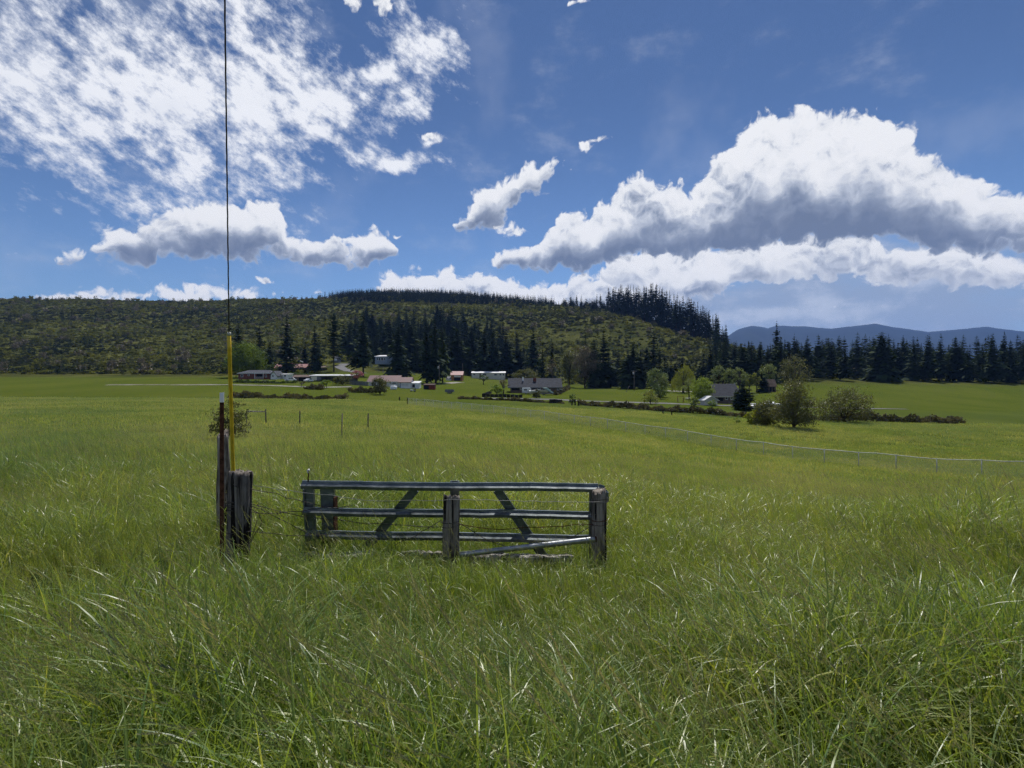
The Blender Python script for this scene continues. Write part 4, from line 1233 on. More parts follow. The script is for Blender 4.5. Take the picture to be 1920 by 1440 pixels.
# ------------------------------------------------------------------ buildings
def building(name, label, cat, px0, px1, base, eave, ridge, depth, wallm, roofm, kind='gable', rz=0.0, d=None, feats=(), over=.45, roofname='roof', trim=None):
    """a building from the pixels of its front: walls, roof, and each window and door of its own"""
    pxc = (px0 + px1) / 2; d = d or D(pxc, base); s = d / F
    loc = G(pxc, d); loc.z = EYE - (base - 720) * s
    t = thing(name, label, cat, loc, rz)
    W = (px1 - px0) * s; he = (base - eave) * s; hr = (base - ridge) * s; x0, x1 = -W / 2, W / 2
    o = over; dn = -1.2
    if kind == 'gable':
        MB().prismx([(0, dn), (depth, dn), (depth, he), (depth / 2, hr - .03), (0, he)], x0, x1).build('wall', wallm, t)
        sl = (hr - he) / (depth / 2); e = he - o * sl
        rf = MB().prismx([(-o, e), (depth / 2, hr), (depth + o, e), (depth + o, e + .18), (depth / 2, hr + .2), (-o, e + .18)], x0 - o, x1 + o).build(roofname, roofm, t)
        if trim: MB().box(x0 - o, x1 + o, -o - .05, -o - .005, e - .12, e + .14).build('fascia', trim, t)
    elif kind == 'cross':      # gable end towards the viewer
        MB().prism([(x0, dn), (x1, dn), (x1, he), (0, hr - .03), (x0, he)], 0, depth).build('wall', wallm, t)
        sl = (hr - he) / (W / 2); e = he - o * sl
        rf = MB().prism([(x0 - o, e), (0, hr), (x1 + o, e), (x1 + o, e + .18), (0, hr + .2), (x0 - o, e + .18)], -o, depth + o).build(roofname, roofm, t)
    elif kind == 'hip':
        MB().box(x0, x1, 0, depth, dn, he).build('wall', wallm, t)
        i = min(W * .18, depth * .5)
        vs = [(x0 - o, -o, he), (x1 + o, -o, he), (x1 + o, depth + o, he), (x0 - o, depth + o, he), (x0 + i, depth / 2, hr), (x1 - i, depth / 2, hr),
              (x0 - o, -o, he + .14), (x1 + o, -o, he + .14), (x1 + o, depth + o, he + .14), (x0 - o, depth + o, he + .14)]
        rf = MB().add(vs, [(0, 3, 2, 1), (0, 1, 7, 6), (1, 2, 8, 7), (2, 3, 9, 8), (3, 0, 6, 9), (6, 7, 5, 4), (7, 8, 5), (8, 9, 4, 5), (9, 6, 4)]).build(roofname, roofm, t)
        if trim: MB().box(x0 - o, x1 + o, -o - .05, -o - .005, he - .1, he + .12).build('fascia', trim, t)
    elif kind == 'mono':       # shallow single slope, low side to the viewer
        MB().prismx([(0, dn), (depth, dn), (depth, hr - .03), (0, he)], x0, x1).build('wall', wallm, t)
        sl = (hr - he) / depth; e = he - o * sl
        rf = MB().prismx([(-o, e), (depth + o, hr + o * sl), (depth + o, hr + o * sl + .2), (-o, e + .2)], x0 - o, x1 + o).build(roofname, roofm, t)
    elif kind == 'open':       # roof on posts, open front
        MB().box(x0, x1, depth - .15, depth, dn, he).build('back_wall', wallm, t)
        k = max(2, int(W / 4) + 1)
        for i in range(k):
            xx = x0 + .1 + (W - .2) * i / (k - 1)
            MB().box(xx - .08, xx + .08, 0, .16, dn, he).build('post', wallm, t)
        rf = MB().prismx([(-o, he), (depth + o, hr), (depth + o, hr + .22), (-o, he + .22)], x0 - o, x1 + o).build(roofname, roofm, t)
    for ft in feats:
        k, a, b, c, e = ft[:5]
        fx0, fx1, fz0, fz1 = (a - pxc) * s, (b - pxc) * s, (base - e) * s, (base - c) * s
        if k == 'w':
            fr = MB()
            q = .1
            fr.box(fx0 - q, fx1 + q, -.07, -.004, fz0 - q, fz0).box(fx0 - q, fx1 + q, -.07, -.004, fz1, fz1 + q)
            fr.box(fx0 - q, fx0, -.07, -.004, fz0, fz1).box(fx1, fx1 + q, -.07, -.004, fz0, fz1)
            w = fr.build('window', WHITEP if len(ft) < 6 else ft[5], t)
            MB().box(fx0, fx1, -.045, -.006, fz0, fz1).build('pane', GLASS, w)
        elif k == 'd': MB().box(fx0, fx1, -.06, -.004, fz0, fz1).build('door', ft[5] if len(ft) > 5 else WHITEP, t)
        elif k == 'o': MB().box(fx0, fx1, -.05, -.004, fz0, fz1).build('opening', DARK, t)
        elif k == 'p': MB().box(fx0, fx1, -.09, -.004, fz0, fz1).build('panel', ft[5], t)
        elif k == 'c':         # chimney through the roof
            MB().box(fx0, fx1, depth * .28, depth * .28 + (fx1 - fx0), fz0, fz1).build('chimney', ft[5], t)
        elif k == 'r':         # porch rail and posts in front
            rl = MB().box(fx0, fx1, -.32, -.26, fz0 + .75, fz0 + .85).box(fx0, fx1, -.32, -.26, fz0 + .1, fz0 + .16)
            n = 9
            for i in range(n):
                xx = fx0 + (fx1 - fx0) * i / (n - 1); rl.box(xx - .03, xx + .03, -.31, -.27, fz0 + .165, fz0 + .745)
            rl.build('porch_rail', WHITEP, t)
            for xx in (fx0, fx1): MB().box(xx - .09, xx + .09, -.36, -.18, fz0, fz1).build('porch_post', WHITEP, t)
    return t


def buildings():
    B = building
    B('brick_house', 'low red brick house with grey hip roof and white porch at left', 'house', 447, 509, 711.5, 700, 693.5, 8.5, BRICK, ROOFG, 'hip',
      feats=(('w', 452, 455.5, 702, 706.5), ('w', 465, 467.5, 702, 704.5), ('o', 481, 493, 701.5, 707), ('r', 478, 494, 699.6, 710.5), ('w', 497.5, 500, 703, 707)), trim=WHITEP)
    B('white_gable_wing', 'white gabled wing at the right end of the brick house', 'house', 507.5, 518.5, 712, 703, 696, 7.0, WHITEP, ROOFG, 'cross', d=D(478, 711.5) - 1.2, feats=(('w', 510.5, 513, 703.5, 706.5),))
    B('white_annexe', 'small white flat roofed annexe beside the brick house', 'house', 519, 539.5, 711.5, 702.3, 701, 6, WHITEP, ROOFW, 'mono', d=D(478, 711.5) + 3,
      feats=(('w', 520, 523, 703.5, 706.5), ('d', 527.5, 531, 703.5, 711, CREAM), ('w', 533, 536, 703, 706)), over=.25)
    B('red_roofed_house', 'long dark house under a faded red roof behind the hedge', 'house', 516, 572, 697, 689, 682.5, 9, ROOFB, ROOFP, 'gable',
      feats=(('w', 529, 532, 690.5, 694), ('w', 533.5, 537, 690.5, 694), ('o', 541, 551, 690, 695.5), ('w', 555, 559, 690.5, 694.5), ('w', 562, 566, 690.5, 694.5), ('c', 540, 544.5, 680, 689, BRICK)), over=.7)
    B('brown_carport', 'low brown roofed carport at the right end of the red roofed house', 'carport', 575, 605, 699, 689.5, 686, 8, ROOFB, ROOFB, 'open', d=D(544, 697) + 2)
    B('dark_shed', 'low dark shed with brown roof beside the parked white car', 'shed', 550, 579, 715, 707, 703.5, 5, DARK, ROOFB, 'gable', feats=(('d', 556, 560, 708, 714.5, ROOFB), ('o', 566, 574, 708.5, 714.5)))
    B('long_shelter', 'long open shelter under a white metal roof with a tan end wall', 'shelter', 582, 660, 716, 705, 702.5, 7, GREYB, ROOFW, 'open', feats=(('p', 583, 594, 705.3, 713, CREAM), ('p', 594.3, 602, 705.3, 713.5, GREYB)))
    B('hill_house', 'small blue grey house on the wooded hill above the farmhouse', 'house', 702, 727, 679, 668.5, 665.5, 7, BLUES, ROOFW, 'mono', rz=R(-14), d=342,
      feats=(('w', 705.5, 708, 670.5, 675.5), ('w', 709.5, 712.5, 670.5, 676), ('w', 715, 718.5, 670.5, 676), ('w', 720, 722.5, 671, 675.5)))
    B('hill_garage', 'small grey garage beside the driveway on the left hill', 'garage', 625, 634, 676, 670.5, 668, 6, GREYB, ROOFG, 'gable', d=356, feats=(('d', 627, 632, 671.5, 675.8, WHITEP),))
    B('farmhouse', 'white farmhouse under a dark red metal roof behind the large shrub', 'house', 691, 746, 724.5, 715, 704.5, 9, WHITEP, ROOFR, 'gable',
      feats=(('w', 697, 700, 716, 720), ('o', 702.5, 704.5, 716, 723.5), ('w', 722, 725, 716, 720), ('w', 730.5, 733.5, 715.8, 719), ('w', 736, 742, 715.8, 719.3)), over=.6, trim=WHITEP)
    B('farm_garage', 'white clapboard garage with dark red roof beside the farmhouse', 'garage', 749, 769, 727.5, 716.5, 708, 7, WHITEP, ROOFR, 'gable', d=D(719, 724.5) - 5,
      feats=(('d', 746.5 + 2.8, 751.5, 718, 727, BLUES), ('p', 753, 766, 720.2, 720.8, GREYB), ('p', 753, 766, 723.2, 723.8, GREYB)))
    B('lean_to', 'white lean-to with a dark opening at the right end of the farm garage', 'shed', 769.5, 785.5, 727.5, 719, 715.5, 5, WHITEP, ROOFW, 'mono', d=D(719, 724.5) - 4, feats=(('o', 773, 778, 720.5, 726.5),), over=.2)
    B('orange_garage', 'orange boarded garage with faded red roof and dark open door', 'garage', 846, 866.5, 714.5, 703, 696.5, 8, ORANGE, ROOFP, 'gable',
      feats=(('o', 851.5, 863.5, 707.5, 714), ('p', 851.5, 864, 703.8, 707.2, WHITEP)), over=.5)
    B('side_shed', 'white sloping side shed on the left of the orange garage', 'shed', 836.5, 845.5, 714.5, 710.5, 706, 6, WHITEP, GREYB, 'mono', d=D(856, 714.5) + .5, over=.15)
    B('mobile_home', 'long cream mobile home with a bright white roof below the conifer grove', 'mobile home', 884.5, 947, 711, 699.5, 696.8, 5, CREAM, ROOFW, 'mono',
      feats=(('w', 887.5, 891, 700.5, 703.2), ('d', 899, 902, 700.5, 707.5, ROOFB), ('w', 905, 912, 700.5, 704), ('w', 926.5, 932, 701, 704), ('w', 936.5, 940, 701, 704), ('w', 942.5, 945.5, 701, 704)), over=.35)
    B('grey_roofed_house', 'wide house under a dark grey shingle roof with chimney, boats parked in front', 'house', 957, 1050, 738, 724.5, 709.8, 10, ROOFB, ROOFD, 'gable',
      feats=(('o', 960, 974, 726, 732), ('w', 976, 979, 726, 730), ('o', 997, 1004, 726, 736), ('w', 1008, 1013, 726, 730), ('o', 1018, 1030, 726, 734), ('w', 1045, 1048, 726, 731), ('c', 1000.5, 1006, 708, 722, BRICK), ('c', 979.5, 982, 706.5, 714, WHITEP)),
      over=.9, trim=GREYB)
    B('right_house', 'house under a plain dark grey roof between the bright tree and evergreen', 'house', 1332, 1386, 757, 741, 720.5, 11, ROOFB, ROOFD, 'gable',
      feats=(('o', 1346, 1356, 743, 752), ('w', 1360, 1364, 744, 749), ('w', 1370, 1376, 744, 749)), over=.8, trim=CREAM)
    B('white_shed', 'small pale shed with a bright white gabled roof by the bright tree', 'shed', 1322, 1345, 758, 750, 743.5, 4.5, CREAM, ROOFW, 'cross', d=D(1335, 761), feats=(('d', 1331, 1335.5, 751, 757.6, WHITEP),), over=.5)
    B('stone_shed', 'small brown stone shed right of the dark pointed evergreen', 'shed', 1440.5, 1455, 735, 723, 712, 4, ROOFB, ROOFB, 'gable', feats=(('o', 1443, 1447, 725, 734), ('o', 1448.5, 1452.5, 725, 734)))
    B('red_shed', 'low open red board shed on the grass below the transformer pole', 'shed', 794, 815, 730.5, 722, 720.6, 3, REDW, ROOFB, 'mono', feats=(('o', 794.6, 804, 722.8, 730),), over=.1)


buildings()


# ------------------------------------------------------------------ yard things
def wheel(t, x, y, r, w=.18):
    mb = MB(); n = 12
    mb.add([(x + r * math.cos(2 * PI * i / n), y + sgn * w / 2, r + r * math.sin(2 * PI * i / n)) for sgn in (-1, 1) for i in range(n)],
           [tuple(range(n)), tuple(range(2 * n - 1, n - 1, -1))] + [(i, i + n, (i + 1) % n + n, (i + 1) % n) for i in range(n)])
    wo = mb.build('wheel', RUBBER, t)
    m2 = MB(); r2 = r * .55
    m2.add([(x + r2 * math.cos(2 * PI * i / n), y - (w / 2 + .012), r + r2 * math.sin(2 * PI * i / n)) for i in range(n)] + [(x, y - (w / 2 + .03), r)], [(i, (i + 1) % n, n) for i in range(n)])
    m2.build('hub', GALVD, wo)


def car(label, px, base, L, m, rz=0.0, cat='car'):
    d = D(px, base); t = thing('parked_car', label, cat, G(px, d), rz)
    h = 1.45; w = 1.75
    side = [(-L / 2, .35), (-L / 2, .8), (-L * .44, .92), (-L * .2, .98), (-L * .1, h), (L * .24, h), (L * .38, .98), (L * .49, .9), (L / 2, .7), (L / 2, .35)]
    MB().prism(side, -w / 2, w / 2).build('body', m, t)
    MB().prism([(-L * .17, 1.0), (-L * .085, h - .08), (L * .05, h - .08), (L * .05, 1.0)], -w / 2 - .012, w / 2 + .012).build('window', GLASS, t)
    MB().prism([(L * .08, 1.0), (L * .08, h - .08), (L * .23, h - .08), (L * .33, 1.0)], -w / 2 - .012, w / 2 + .012).build('window', GLASS, t)
    for x in (-L * .3, L * .31):
        for y in (-w / 2 + .05, w / 2 - .05): wheel(t, x, y, .32)
    for y in (-w * .35, w * .35): MB().box(-L / 2 - .02, -L / 2 + .05, y - .15, y + .15, .6, .74).build('headlight', WHITEP, t)
    return t


def camper(label, px0, px1, top, base):
    pxc = (px0 + px1) / 2; d = D(pxc, base); s = d / F; t = thing('camper_trailer', label, 'camper', G(pxc, d))
    W = (px1 - px0) * s; H = (base - top) * s
    MB().prism([(-W / 2, .5), (-W / 2, H * .85), (-W / 2 + .25, H), (W / 2 - .4, H), (W / 2, H * .75), (W / 2, .5)], 0, 2.2).build('body', WHITEP, t)
    MB().box(-W * .3, W * .05, -.02, .01, H * .55, H * .75).build('window', GLASS, t)
    MB().box(W * .2, W * .38, -.02, .01, .55, H * .8).build('door', CREAM, t)
    MB().box(-W * .5, W * .5, -.015, .01, .8, .9).build('stripe', GREYB, t)
    wheel(t, -.1, .1, .33); wheel(t, -.1, 2.1, .33)
    MB().box(W / 2, W / 2 + 1.0, 1.0, 1.1, .45, .55).build('hitch', GALVD, t)


def boat(label, px, base, L, rz, m, cover=None, lift=.7):
    d = D(px, base); t = thing('boat', label, 'boat', G(px, d), rz)
    n = 9; vs = []
    for i in range(n):
        u = i / (n - 1); x = -L / 2 + L * u
        w = .95 * math.sqrt(max(0.002, 1 - max(0, (u - .35) / .65) ** 2.2)); sheer = lift + .85 + .35 * u ** 2; keel = lift + .35 * max(0, (u - .6) / .4) ** 2 * 1.6
        vs += [(x, -w, sheer), (x, -w * .7, keel + .25), (x, 0, keel), (x, w * .7, keel + .25), (x, w, sheer), (x, 0, sheer + (.25 if cover else -.25))]
    fs = []
    for i in range(n - 1):
        for j in range(6):
            a = i * 6 + j; b = i * 6 + (j + 1) % 6; fs.append((a, b, b + 6, a + 6))
    fs += [tuple(range(6))[::-1], tuple(range((n - 1) * 6, n * 6))]
    MB().add(vs, fs).build('hull', m, t)
    if cover: MB().prism([(-L * .2, lift + 1.0), (-L * .1, lift + 1.65), (L * .08, lift + 1.65), (L * .2, lift + 1.05)], -.7, .7).build('cover', cover, t)
    tr = MB().box(-L / 2, L / 2 + .8, -.45, -.37, .42, .5).box(-L / 2, L / 2 + .8, .37, .45, .42, .5).box(-.1, .1, -.8, .8, .42, .5); tr.build('trailer', GALVD, t)
    wheel(t, -.2, -.85, .3); wheel(t, -.2, .85, .3)


def pole(label, px, top, base, cross=False, can=False, lamp=None, r=.14, m=POLE, d=None, lean=0.0, name='utility_pole', cat='pole'):
    d = d or D(px, base); b = G(px, d); h = EYE + (720 - top) / F * d - b.z
    t = thing(name, label, cat, b); t.rotation_euler = (0, lean, 0)
    MB().tube([(0, 0, -.3), (0, 0, h * .5), (0, 0, h)], [r, r * .85, r * .65], 8).build('shaft', m, t, True)
    if cross:
        a = MB().box(-1.2, 1.2, -.25, -.15, h - .45, h - .32).build('crossarm', POLE, t)
        for x in (-1.05, -.5, .5, 1.05): MB().tube([(x, -.2, h - .32), (x, -.2, h - .18)], [.05, .03], 6).build('insulator', WHITEP, a)
    if can:
        MB().tube([(-.42, -.1, h * .8), (-.42, -.1, h * .8 + .08), (-.42, -.1, h * .8 + .95), (-.42, -.1, h * .8 + 1.02)], [.25, .30, .30, .18], 10).build('transformer', GALVD, t, True)
    if lamp:
        MB().tube([(0, 0, h - .1), (.0, -.1, h + .05), (lamp * .5, -.4, h + .2)], .05, 6).build('arm', GALVD, t)
        MB().prism([(lamp - .9, h + .55), (lamp - .85, h + .75), (lamp + .8, h + .1), (lamp + .75, h - .1)], -.7, .1).build('lamp_head', ROOFW, t)
    return t


def yard():
    car('white car parked beside the dark shed below the brick house annexe', 545, 715, 4.3, WHITEP, R(8))
    car('white sedan half hidden by the long white roofed shelter', 578.5, 716.5, 3.6, WHITEP, R(70))
    camper('boxy white camper trailer in front of the grey roofed house', 979, 996, 727, 739.5)
    boat('white boat on a trailer right of the camper, bow to the right', 1003, 740.5, 3.6, R(15), WHITEP)
    boat('cream boat between the shrub and the pale teal canopy', 1021, 740.5, 4.2, R(-12), CREAM)
    car('white pickup nosing out right of the shrub by the boats', 1012, 738.2, 4.2, WHITEP, R(40), 'truck')
    # pitched canopy and tarp roof right of the boats
    d = D(1030, 741); t = thing('canopy_tent', 'slanting pale teal canopy leaning right of the boats', 'canopy', G(1030, d), R(10))
    MB().prism([(-2.2, 2.5), (-1.0, 2.6), (1.4, .75), (.7, .7)], -1.1, 1.1).build('canopy', TEAL, t)
    for x, h in ((-1.9, 2.5), (.9, .95)):
        for y in (-1, 1): MB().tube([(x, y, 0), (x, y, h)], .04, 6).build('leg', GALVD, t)
    d = D(1043, 738); t = thing('carport_roof', 'bright white slanting carport roof at the right end of the grey house', 'carport', G(1043, d), 0)
    MB().prism([(-2.3, 2.15), (-2.3, 2.35), (2.2, 1.55), (2.2, 1.3)], -1.5, 2.0).build('roof', ROOFW, t)
    for x, h in ((-2.1, 2.15), (2.0, 1.4)):
        for y in (-1.3, 1.8): MB().tube([(x, y, -.2), (x, y, h)], .05, 6).build('post', ROOFB, t)
    car('white car in the drive right of the bushy evergreen', 1413, 766, 4.2, WHITEP, R(65))
    boat('white covered boat right of the evergreen, behind the grey shrub', 1440, 765, 4.0, R(8), WHITEP, CREAM, .4)
    boat('white bowed dinghy at the far right of the drive', 1456, 765.5, 3.2, R(-10), WHITEP, None, .4)
    # farmyard
    d = D(738, 730); t = thing('water_tank', 'squat white water tank in front of the farmhouse', 'tank', G(738, d - 1))
    MB().tube([(0, 0, 0), (0, 0, .1), (0, 0, 1.15), (0, 0, 1.3)], [1.1, 1.18, 1.18, .75], 16).build('body', WHITEP, t, True)
    MB().tube([(0, 0, 1.3), (0, 0, 1.42)], [.3, .28], 10).build('lid', CREAM, t)
    d = D(774.5, 735); t = thing('garden_tractor', 'small white and dark garden tractor on the farm lawn', 'tractor', G(774.5, d), R(15))
    MB().prism([(-.9, .35), (-.9, .8), (-.15, .85), (-.1, .55), (.9, .55), (.9, .3)], -.35, .35).build('body', WHITEP, t)
    MB().box(.25, .75, -.28, .28, .58, .72).box(.7, .8, -.28, .28, .73, 1.15).build('seat', DARK, t)
    MB().tube([(-.15, 0, .8), (.1, 0, 1.1)], .04, 6).build('steering_column', DARK, t)
    for x, r in ((-.65, .25), (.55, .38)):
        for y in (-.45, .45): wheel(t, x, y, r)
    d = D(842, 738); t = thing('utility_trailer', 'grey flat sided trailer standing on the farm lawn', 'trailer', G(842, d), R(-6))
    MB().box(-1.4, 1.4, 0, .06, .5, 1.35).box(-1.4, 1.4, 1.3, 1.36, .5, 1.35).box(-1.4, -1.34, .065, 1.295, .5, 1.35).box(1.34, 1.4, .065, 1.295, .5, 1.35).box(-1.33, 1.33, .07, 1.29, .45, .52).build('bed', GREYB, t)
    for x in (-.3, .35):
        for y in (-.08, 1.44): wheel(t, x, y, .28)
    MB().box(1.4, 2.3, .6, .7, .45, .53).build('drawbar', GREYB, t)
    d = 320; t = thing('pergola', 'thin pale pergola frame on the slope behind the farmhouse', 'pergola', G(717, d))
    for x in (-2.4, 0, 2.2):
        for y in (0, 2.4): MB().box(x - .07, x + .07, y - .07, y + .07, -.4, 3.0).build('post', POLE, t)
    for y in (0, 2.4): MB().box(-4.6, 2.6, y - .06, y + .06, 3.005, 3.2).build('beam', POLE, t)
    t = thing('picnic_table', 'white picnic table under the bright round tree', 'table', G(1290, D(1290, 750)))
    MB().box(-.9, .9, -.4, .4, .72, .78).build('tabletop', WHITEP, t)
    for y in (-.75, .75): MB().box(-.9, .9, y - .14, y + .14, .42, .47).build('bench', WHITEP, t)
    for x in (-.6, .6): MB().box(x - .05, x + .05, -.8, .8, .3, .38).box(x - .05, x + .05, -.3, -.2, 0, .295).box(x - .05, x + .05, .2, .3, 0, .295).build('leg', POLE, t)
    # swing frame of reddish timber
    t = thing('timber_frame', 'reddish timber swing frame left of the bright round tree', 'swing', G(1276, D(1276, 755)))
    for x in (-.9, .9):
        for y in (-.5, .5): MB().tube([(x, y, -.1), (x, 0, 2.0)], .06, 6).build('leg', REDW, t)
    MB().tube([(-1.1, 0, 2.03), (1.1, 0, 2.03)], .06, 6).build('beam', REDW, t)
    # poles
    pole('grey transformer pole standing in front of the three conifer trunks', 823.5, 684, 721, can=True)
    pole('thin pale pole rising behind the right end of the orange garage', 867.5, 681, 712, r=.10, d=300)
    pole('short leaning pole in front of the budding trees', 1065.5, 701, 724, r=.12, lean=R(1.0))
    pole('utility pole with crossarm and transformer at the back of the right hand pasture', 1189, 694.5, 733, cross=True, can=True)
    pole('thin pole carrying a slanted white panel in front of the red roofed house', 567.5, 679, 700, lamp=-.4, r=.07, name='lamp_post', cat='lamp post')
    pole('broken slanting pale pole left of the pasture utility pole', 1174, 722, 735, r=.10, lean=R(28))
    # dark board fence round the grey roofed yard
    def board_fence(label, a, b, h, n, m=BLACKF, name='board_fence'):
        A = G(*a); Bq = G(*b); t = thing(name, label, 'fence', A)
        for i in range(n):
            u0, u1 = i / n, (i + .93) / n
            p = A.lerp(Bq, u0) - A; q = A.lerp(Bq, u1) - A
            p.z = gz(A.x + p.x, A.y + p.y) - A.z; q.z = gz(A.x + q.x, A.y + q.y) - A.z
            hh = h * random.uniform(.95, 1.04)
            dr = (q - p).normalized(); nn = Vector((-dr.y, dr.x, 0)) * .03
            vs = [p - nn, q - nn, q + nn, p + nn]; vs = [v + Vector((0, 0, -.15)) for v in vs] + [v + Vector((0, 0, hh)) for v in vs]
            MB().add(vs, [(0, 3, 2, 1), (4, 5, 6, 7), (0, 1, 5, 4), (1, 2, 6, 5), (2, 3, 7, 6), (3, 0, 4, 7)]).build('panel', m, t)
    board_fence('low black board fence along the front of the grey roofed yard', (904, D(904, 744)), (980, D(980, 746)), .95, 10)
    board_fence('short black fence running back at the left corner of the grey roofed yard', (904, D(904, 744)), (922, D(922, 737)), .95, 5)
    board_fence('broken dark picket fence between the road and the pasture', (1030, D(1030, 756)), (1054, D(1054, 757)), 1.1, 12)
    board_fence('grey board fence left of the farmhouse', (655, D(655, 721)), (690, D(690, 723.5)), 1.5, 8, GREYB)
    # gate posts and stumps of posts
    for k, (px, tp, bs, lb) in enumerate(((1072.5, 750, 760, 'dark left post of the little gateway by the road'), (1078.5, 749, 760, 'dark middle post of the little gateway by the road'),
                                          (1084.5, 751, 761, 'dark right post of the little gateway by the road'),
                                          (1243, 767.5, 778, 'left one of two dark posts in the far pasture'), (1259.5, 769.5, 780, 'right one of two dark posts in the far pasture'),
                                          (749, 744.5, 750, 'dark post at the far end of the field, left of the chain link corner'))):
        d = D(px, bs); b = G(px, d); h = EYE + (720 - tp) / F * d - b.z; r = 1.3 * d / F
        t = thing('fence_post', lb, 'post', b)
        MB().tube([(0, 0, -.2), (0, 0, h * .6), (.02, 0, h)], [r, r * .95, r * .85], 8).build('shaft', BLACKF, t, True)
        MB().tube([(.02, 0, h + .002), (.02, 0, h + .06)], [r * .9, r * .35], 8).build('cap', BLACKF, t, True)


yard()


# ------------------------------------------------------------------ fences of the field
def chain_link():
    A = Vector(((766 - 960) / F * 114, 114)); Bv = Vector(((1490 - 960) / F * 57.5, 57.5))
    dirv = (Bv - A); L = dirv.length; dirv /= L
    Lx = L + 26          # the fence runs on past the edge of the photograph
    root = thing('chain_link_fence', 'long silver chain link fence crossing the field from far left to near right', 'fence', (A.x, A.y, gz(A.x, A.y)))
    zr = root.location.z; H = 1.45
    def at(u): x, y = A.x + dirv.x * u, A.y + dirv.y * u; return Vector((x - A.x, y - A.y, gz(x, y) - zr))
    post = MB().tube([(0, 0, -.2), (0, 0, H + .02)], .04, 8)
    post.tube([(0, 0, H + .021), (0, 0, H + .07)], [.055, .02], 8)
    pm = post.mesh('post', GALVD, True)
    n = int(Lx / 3.0)
    for i in range(n + 1):
        o = link('post', pm, root); o.location = at(i * 3.0)
    MB().tube([at(u) + Vector((0, 0, H)) for u in np.arange(0, Lx + .1, 1.5)], .032, 6).build('top_rail', GALVD, root, True)
    mb = MB(); step = .085
    u = 0.0; r = .0042
    nrm = Vector((-dirv.y, dirv.x, 0))
    vs, fs = [], []
    while u < Lx:
        for sg in (1, -1):
            a = at(min(max(u, 0), Lx)) + Vector((0, 0, .04)); b = at(min(max(u + sg * H * .8, 0), Lx)) + Vector((0, 0, H))
            w = Vector((dirv.x, dirv.y, 0)) * r
            o = len(vs); vs += [a - w, a + w, b + w, b - w, a + nrm * r, b + nrm * r]
            fs += [(o, o + 1, o + 2, o + 3), (o, o + 4, o + 5, o + 3), (o + 1, o + 4, o + 5, o + 2)]
        u += step
    mb.add(vs, fs); w = mb.build('wire_mesh', GALVD, root); w['kind'] = 'stuff'
    # corner post, dark and thicker
    MB().tube([(-.25, 0, -.2), (-.25, 0, H + .15)], .09, 8).build('corner_post', BLACKF, root, True)


chain_link()


def wood_post(name, label, px0, px1, top, d, m, base_z=None, seed=0, lean=(0, 0), taper=.92, slant=.02, knots=.10):
    """a weathered round post, grooved and split"""
    s = d / F; pxc = (px0 + px1) / 2; x = (pxc - 960) * s
    b = Vector((x, d, gz(x, d))); h = EYE - (top - 720) * s - b.z; r = (px1 - px0) * s / 2
    rng = random.Random(seed); n, k = 40, 30
    gro = [0.0] * n
    for _ in range(9):
        c = rng.randrange(n); w = rng.uniform(.6, 1.7); a = rng.uniform(.05, .17)
        for i in range(n):
            q = min((i - c) % n, (c - i) % n); gro[i] += a * math.exp(-(q / w) ** 2)
    vs, fs = [], []
    for j in range(k + 1):
        t = j / k; z = -.25 + (h + .25) * t
        tw = .25 * t
        for i in range(n):
            a = 2 * PI * i / n + tw
            rr = r * (1 + (taper - 1) * t) * (1 - gro[i] * (.7 + .5 * math.sin(t * 7 + i)) + knots * .45 * math.sin(a * 3 + t * 5 + seed) * math.sin(t * 9 + seed) + rng.uniform(-.018, .018))
            zz = z
            if j == k: zz += slant * math.cos(a + seed) + rng.uniform(-.012, .012) - gro[i] * .12; rr *= .94
            vs.append((math.cos(a) * rr + lean[0] * t * h, math.sin(a) * rr + lean[1] * t * h, zz))
    for j in range(k):
        for i in range(n):
            fs.append((j * n + i, j * n + (i + 1) % n, (j + 1) * n + (i + 1) % n, (j + 1) * n + i))
    o = len(vs); vs.append((lean[0] * h, lean[1] * h, h - .02))
    for i in range(n): fs.append((k * n + i, k * n + (i + 1) % n, o))
    mb = MB(); mb.add(vs, fs)
    ob = mb.build(name, m, None, False); ob.location = b
    for pl in ob.data.polygons: pl.use_smooth = True
    return tag(ob, label, 'post')


def wire_path(pts, sag=0.0, n=10, seed=0, jit=.004):
    rng = random.Random(seed); out = []
    W = [Vector(p) for p in pts]
    for a, b in zip(W[:-1], W[1:]):
        k = max(3, int((b - a).length / .09))
        for i in range(k):
            t = i / k; p = a.lerp(b, t)
            p.z -= sag * 4 * t * (1 - t) * (b - a).length
            p += Vector((0, rng.gauss(0, jit), rng.gauss(0, jit)))
            out.append(p)
    out.append(W[-1]); return out


def barbed(label, pts, sag=.02, seed=1, m=None, r=.0036, barb=True):
    path = wire_path(pts, sag, seed=seed)
    if barb:
        t = thing('barbed_wire', label, 'wire', path[0]); o = path[0]
        MB().tube([p - o for p in path], r, 5).build('strand', m or WIRE, t, True)
        rng = random.Random(seed); L = 0.0; vs = MB()
        for a, b in zip(path[:-1], path[1:]):
            L += (b - a).length
            if L > .125:
                L = 0; c = b - o
                for _ in range(2):
                    q = rng.uniform(0, PI); e = Vector((rng.uniform(-.3, .3), math.cos(q), math.sin(q))).normalized() * .016
                    vs.tube([c - e, c + e], r * .75, 4)
        bo = vs.build('barbs', m or WIRE, t); bo['kind'] = 'stuff'
        return t
    o = MB(); c = path[0]
    ob = MB().tube([p - c for p in path], r, 5).build('fence_wire', m or WIREL, None, True); ob.location = c
    return tag(ob, label, 'wire')


GD = 5.72           # distance of the gate
def GP(px, py, dd=0.0): return P3(px, py, GD + dd)


